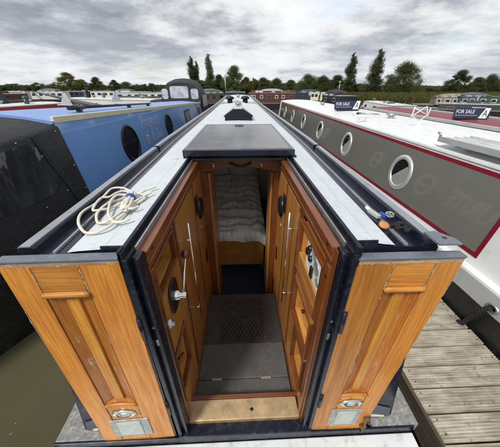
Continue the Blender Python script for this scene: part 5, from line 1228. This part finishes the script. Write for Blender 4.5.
def tree(px, pyt, wpx, Y, kind, var, leaf, lab, group, zbase=0.4, name='tree'):
    p = at(px, pyt, 'y', Y); H = p.z - zbase
    pw = (at(px + wpx / 2, 92, 'y', Y) - at(px - wpx / 2, 92, 'y', Y)).length
    nat = {'poplar': 0.24, 'round': 0.94, 'broad': 1.26, 'loose': 1.0, 'bush': 1.6}[kind]; sxy = pw / nat
    e = empty(name, (p.x, Y, zbase), rnd.uniform(0, 6.28), lab, 'tree', group)
    tm, wm = PROTO[(kind, var)]
    for nm, me, mt_ in (('crown', tm, leaf), ('trunk', wm, BARK)):
        me2 = me if nm == 'trunk' else LEAFED(me, leaf)
        o = bpy.data.objects.new(nm, me2); COL.objects.link(o); o.parent = e; o.scale = (sxy, sxy, H)
_lf = {}
def LEAFED(me, leaf):
    k = (me.name, leaf.name)
    if k not in _lf:
        c = me.copy(); c.materials.clear(); c.materials.append(leaf); _lf[k] = c
    return _lf[k]
G1, G2, G3 = 'trees on the left skyline', 'trees behind the middle boats', 'trees on the right bank'
T = [
 (66, 72.5, 26, 105, 'loose', 0, L_YEL, 'yellow green bushy tree, largest on the left skyline', G1), (94, 77, 16, 108, 'round', 0, L_MID, 'small round tree just right of the large bushy left tree', G1),
 (81, 79, 14, 112, 'round', 1, L_DARK, 'dark tree squeezed between the two round trees on the left skyline', G1),
 (113, 79.5, 13, 112, 'loose', 1, L_DARK, 'thin dark tree with open crown left of the long low clump', G1), (125, 82, 22, 115, 'broad', 0, L_DARK, 'long low dark tree clump left of the pram hood', G1),
 (146, 86, 18, 118, 'bush', 0, L_DARK, 'low dark trees just left of the pram hood', G1), (52, 83.5, 20, 118, 'broad', 1, L_DARK, 'low dark tree left of the large bushy tree', G1),
 (36, 82.5, 22, 120, 'bush', 1, L_DARK, 'low tree clump second from the left edge', G1), (14, 83, 26, 122, 'bush', 0, L_DARK, 'low tree clump at the left edge of the skyline', G1),
 (166, 85, 22, 112, 'bush', 1, L_MID, 'low trees half hidden by the pram hood', G1),
 (190.5, 55, 10.5, 88, 'poplar', 0, L_POP, 'tall slim poplar, left one of the left pair', 'poplars'), (195.5, 60, 7, 90, 'poplar', 1, L_POP, 'shorter poplar stem between the left pair of poplars', 'poplars'), (208, 52.5, 10, 88, 'poplar', 1, L_POP, 'tall slim poplar, right one of the left pair', 'poplars'),
 (200, 79, 26, 84, 'bush', 0, L_DARK, 'dark undergrowth tree at the foot of the left poplars', G2),
 (219, 74, 13, 84, 'round', 1, L_DARK, 'dark round tree right of the left pair of poplars', G2), (233, 65.5, 19, 82, 'round', 0, L_MID, 'tall round green tree straight beyond our bow', G2),
 (246, 76.5, 11, 82, 'round', 1, L_DARK, 'narrow dark tree right of the tall round green tree', G2), (254, 78, 12, 80, 'bush', 1, L_YEL, 'yellowing small tree in the middle tree line', G2),
 (263, 77.5, 15, 80, 'round', 0, L_MID, 'green tree right of the yellowing one in the middle', G2), (277, 78.5, 18, 78, 'broad', 0, L_DARK, 'dark broad tree above the burgundy boat', G2),
 (291, 79.5, 15, 80, 'round', 1, L_MID, 'mid green tree left of the big dark clump', G2), (309, 74, 24, 74, 'broad', 1, L_DARK, 'big dark broad tree left of the right hand poplars', G2),
 (324, 76, 20, 72, 'broad', 0, L_DARK, 'broad dark tree right of the big dark clump', G2), (338, 75, 18, 72, 'round', 0, L_DARK, 'dark round tree beside the first right hand poplar', G2),
 (354.5, 51, 11.5, 62, 'poplar', 0, L_POP, 'tall slim poplar, left one of the right pair', 'poplars'), (382, 47.5, 14, 60, 'poplar', 1, L_POP, 'tall broad poplar, right one of the right pair, tallest tree', 'poplars'),
 (348, 82, 18, 64, 'bush', 0, L_DARK, 'dark shrub at the foot of the first right hand poplar', G3), (367, 84.5, 22, 62, 'bush', 1, L_MID, 'low green shrubs between the two right hand poplars', G3),
 (392, 78, 14, 60, 'round', 1, L_DARK, 'dark tree right of the tallest poplar', G3), (409, 62.5, 40, 58, 'broad', 0, L_MID, 'large spreading round tree right of the poplars', G3),
 (432, 86, 24, 62, 'bush', 0, L_DARK, 'low dark shrubs right of the large spreading tree', G3), (449, 86, 20, 60, 'bush', 1, L_DARK, 'low dark shrubs left of the right hand trees', G3),
 (463, 70, 24, 56, 'loose', 0, L_MID, 'pointed green tree above the right FOR SALE board', G3), (480, 77, 20, 56, 'round', 0, L_DARK, 'dark round tree second from the right edge', G3),
 (494, 74, 24, 56, 'broad', 1, L_DARK, 'dark broad tree at the right edge of the picture', G3), (515, 72, 26, 56, 'broad', 0, L_DARK, 'dark broad tree cut by the right edge of the picture', G3), (-12, 82, 26, 122, 'broad', 0, L_DARK, 'low tree clump cut by the left edge of the skyline', G1)]
for a in T:
    a = list(a)
    if a[4] == 'poplar': a[2] *= 1.28
    else: a[2] *= 1.35 if a[8] == G2 else 1.12
    tree(*a)
def reeds():
    r_ = random.Random(5); V = []; Fc = []; MI = []
    for _ in range(16000):

        # waterline curve of the bank
        x = r_.uniform(9, 70); 
        ey = None
        for (x0, y0), (x1, y1) in zip(edge, edge[1:]):
            if x0 <= x <= x1: ey = y0 + (y1 - y0) * (x - x0) / (x1 - x0)
        y = ey + r_.uniform(-0.8, 5.0) ; z = 0.0 if y < ey else 0.35
        h = r_.uniform(0.8, 1.5); a = r_.uniform(0, 6.28); w_ = r_.uniform(0.03, 0.07); lx, ly = r_.gauss(0, 0.14), r_.gauss(0, 0.14)
        c, s_ = math.cos(a) * w_, math.sin(a) * w_; i = len(V)
        V += [(x - c, y - s_, z), (x + c, y + s_, z), (x + c * 0.8 + lx * 0.5, y + s_ * 0.8 + ly * 0.5, z + h * 0.6), (x - c * 0.8 + lx * 0.5, y - s_ * 0.8 + ly * 0.5, z + h * 0.6), (x + lx * 1.5, y + ly * 1.5, z + h)]
        Fc += [(i, i + 1, i + 2, i + 3), (i + 3, i + 2, i + 4)]
    me = bpy.data.meshes.new('reeds'); me.from_pydata(V, [], Fc); me.materials.append(leaf_mat('reed blades', (0.10, 0.115, 0.035), (0.19, 0.195, 0.07))); me.update()
    o = bpy.data.objects.new('reeds', me); COL.objects.link(o); tag(o, 'yellow green reeds along the right hand bank', 'reeds', None, 'stuff')
reeds()
# far hedges that read as one mass
def hedge(px0, px1, ytop, Y, lab, leaf, seed, n_=900):
    r_ = random.Random(seed); clumps = []
    a, b = at(px0, ytop, 'y', Y), at(px1, ytop, 'y', Y); H = a.z
    for i in range(n_ // 12):
        t = r_.random(); x = a.x + (b.x - a.x) * t; h = H * (0.72 + 0.35 * mnoise.noise((x * 0.09, seed, 0)) + 0.12 * r_.random())
        for z in (0.25, 0.6, 0.88): clumps.append((x + r_.gauss(0, 0.8), Y + r_.uniform(-2, 2), h * z, H * 0.2 * r_.uniform(0.7, 1.2), 0.9))
    V, Fc = leaf_cloud(clumps, n_ * 26, H * 0.085, seed)
    me = bpy.data.meshes.new('hedge'); me.from_pydata([tuple(v) for v in V], [], Fc); me.materials.append(leaf); me.update()
    o = bpy.data.objects.new('hedge', me); COL.objects.link(o); tag(o, lab, 'hedge', None, 'stuff')
hedge(-30, 190, 83.8, 120, 'far dark hedge line along the left skyline', L_DARK, 3, 2400)
hedge(190, 345, 79.5, 88, 'far hedge behind the middle boats', L_MID, 4, 2200)
hedge(340, 530, 83, 66, 'dark hedge behind the reeds on the right', L_DARK, 6, 2000)

p = at(3, 104, 'z', 1.75)
fh = empty('folded_hood', (p.x, p.y, 1.75), 0, 'folded black hood standing up at the left edge above the red stripe', 'canvas hood')
pts = [Vector((-0.75, 0, 1.05)), Vector((-0.42, 0, 0.9)), Vector((-0.1, 0, 0.35)), Vector((0.06, 0, -0.02))]
secs = []
for i, q in enumerate(catmull(pts, 6)):
    w1 = 0.24 - 0.004 * i; secs.append([q + Vector((w1 * math.cos(a) * 0.9, w1 * math.sin(a), 0.05 * math.sin(3 * a + i))) for a in [2 * math.pi * k / 12 for k in range(12)]])
MB().loft(secs, True, True, True).build('folded_canvas', CANVAS, fh)
MB().tube([(-0.7, -0.2, 1.1), (-0.1, -0.2, 0.5), (0.15, -0.2, 0.0)], 0.02, 6).build('hood_hoop', STEEL, fh)

# floating leaves and bits on the water by the stern
def scum():
    r_ = random.Random(9); V = []; Fc = []
    for _ in range(22):
        x, y = r_.uniform(-2.3, -1.1), r_.uniform(-0.6, 1.6); a = r_.uniform(0, 6.28); l = r_.uniform(0.003, 0.012); w_ = l * r_.uniform(0.3, 0.6); i = len(V)
        c, s_ = math.cos(a), math.sin(a)
        V += [(x - c * l, y - s_ * l, 0.004), (x + s_ * w_, y - c * w_, 0.005), (x + c * l, y + s_ * l, 0.004), (x - s_ * w_, y + c * w_, 0.005)]; Fc.append((i, i + 1, i + 2, i + 3))
    me = bpy.data.meshes.new('floating_leaves'); me.from_pydata(V, [], Fc); me.materials.append(paint('yellow fallen leaf', (0.42, 0.36, 0.16), 0.6, var=0.4, scale=20)); me.update()
    o = bpy.data.objects.new('floating_leaves', me); COL.objects.link(o); tag(o, 'small pale leaves floating on the murky water by the stern', 'leaves', None, 'stuff')
scum()
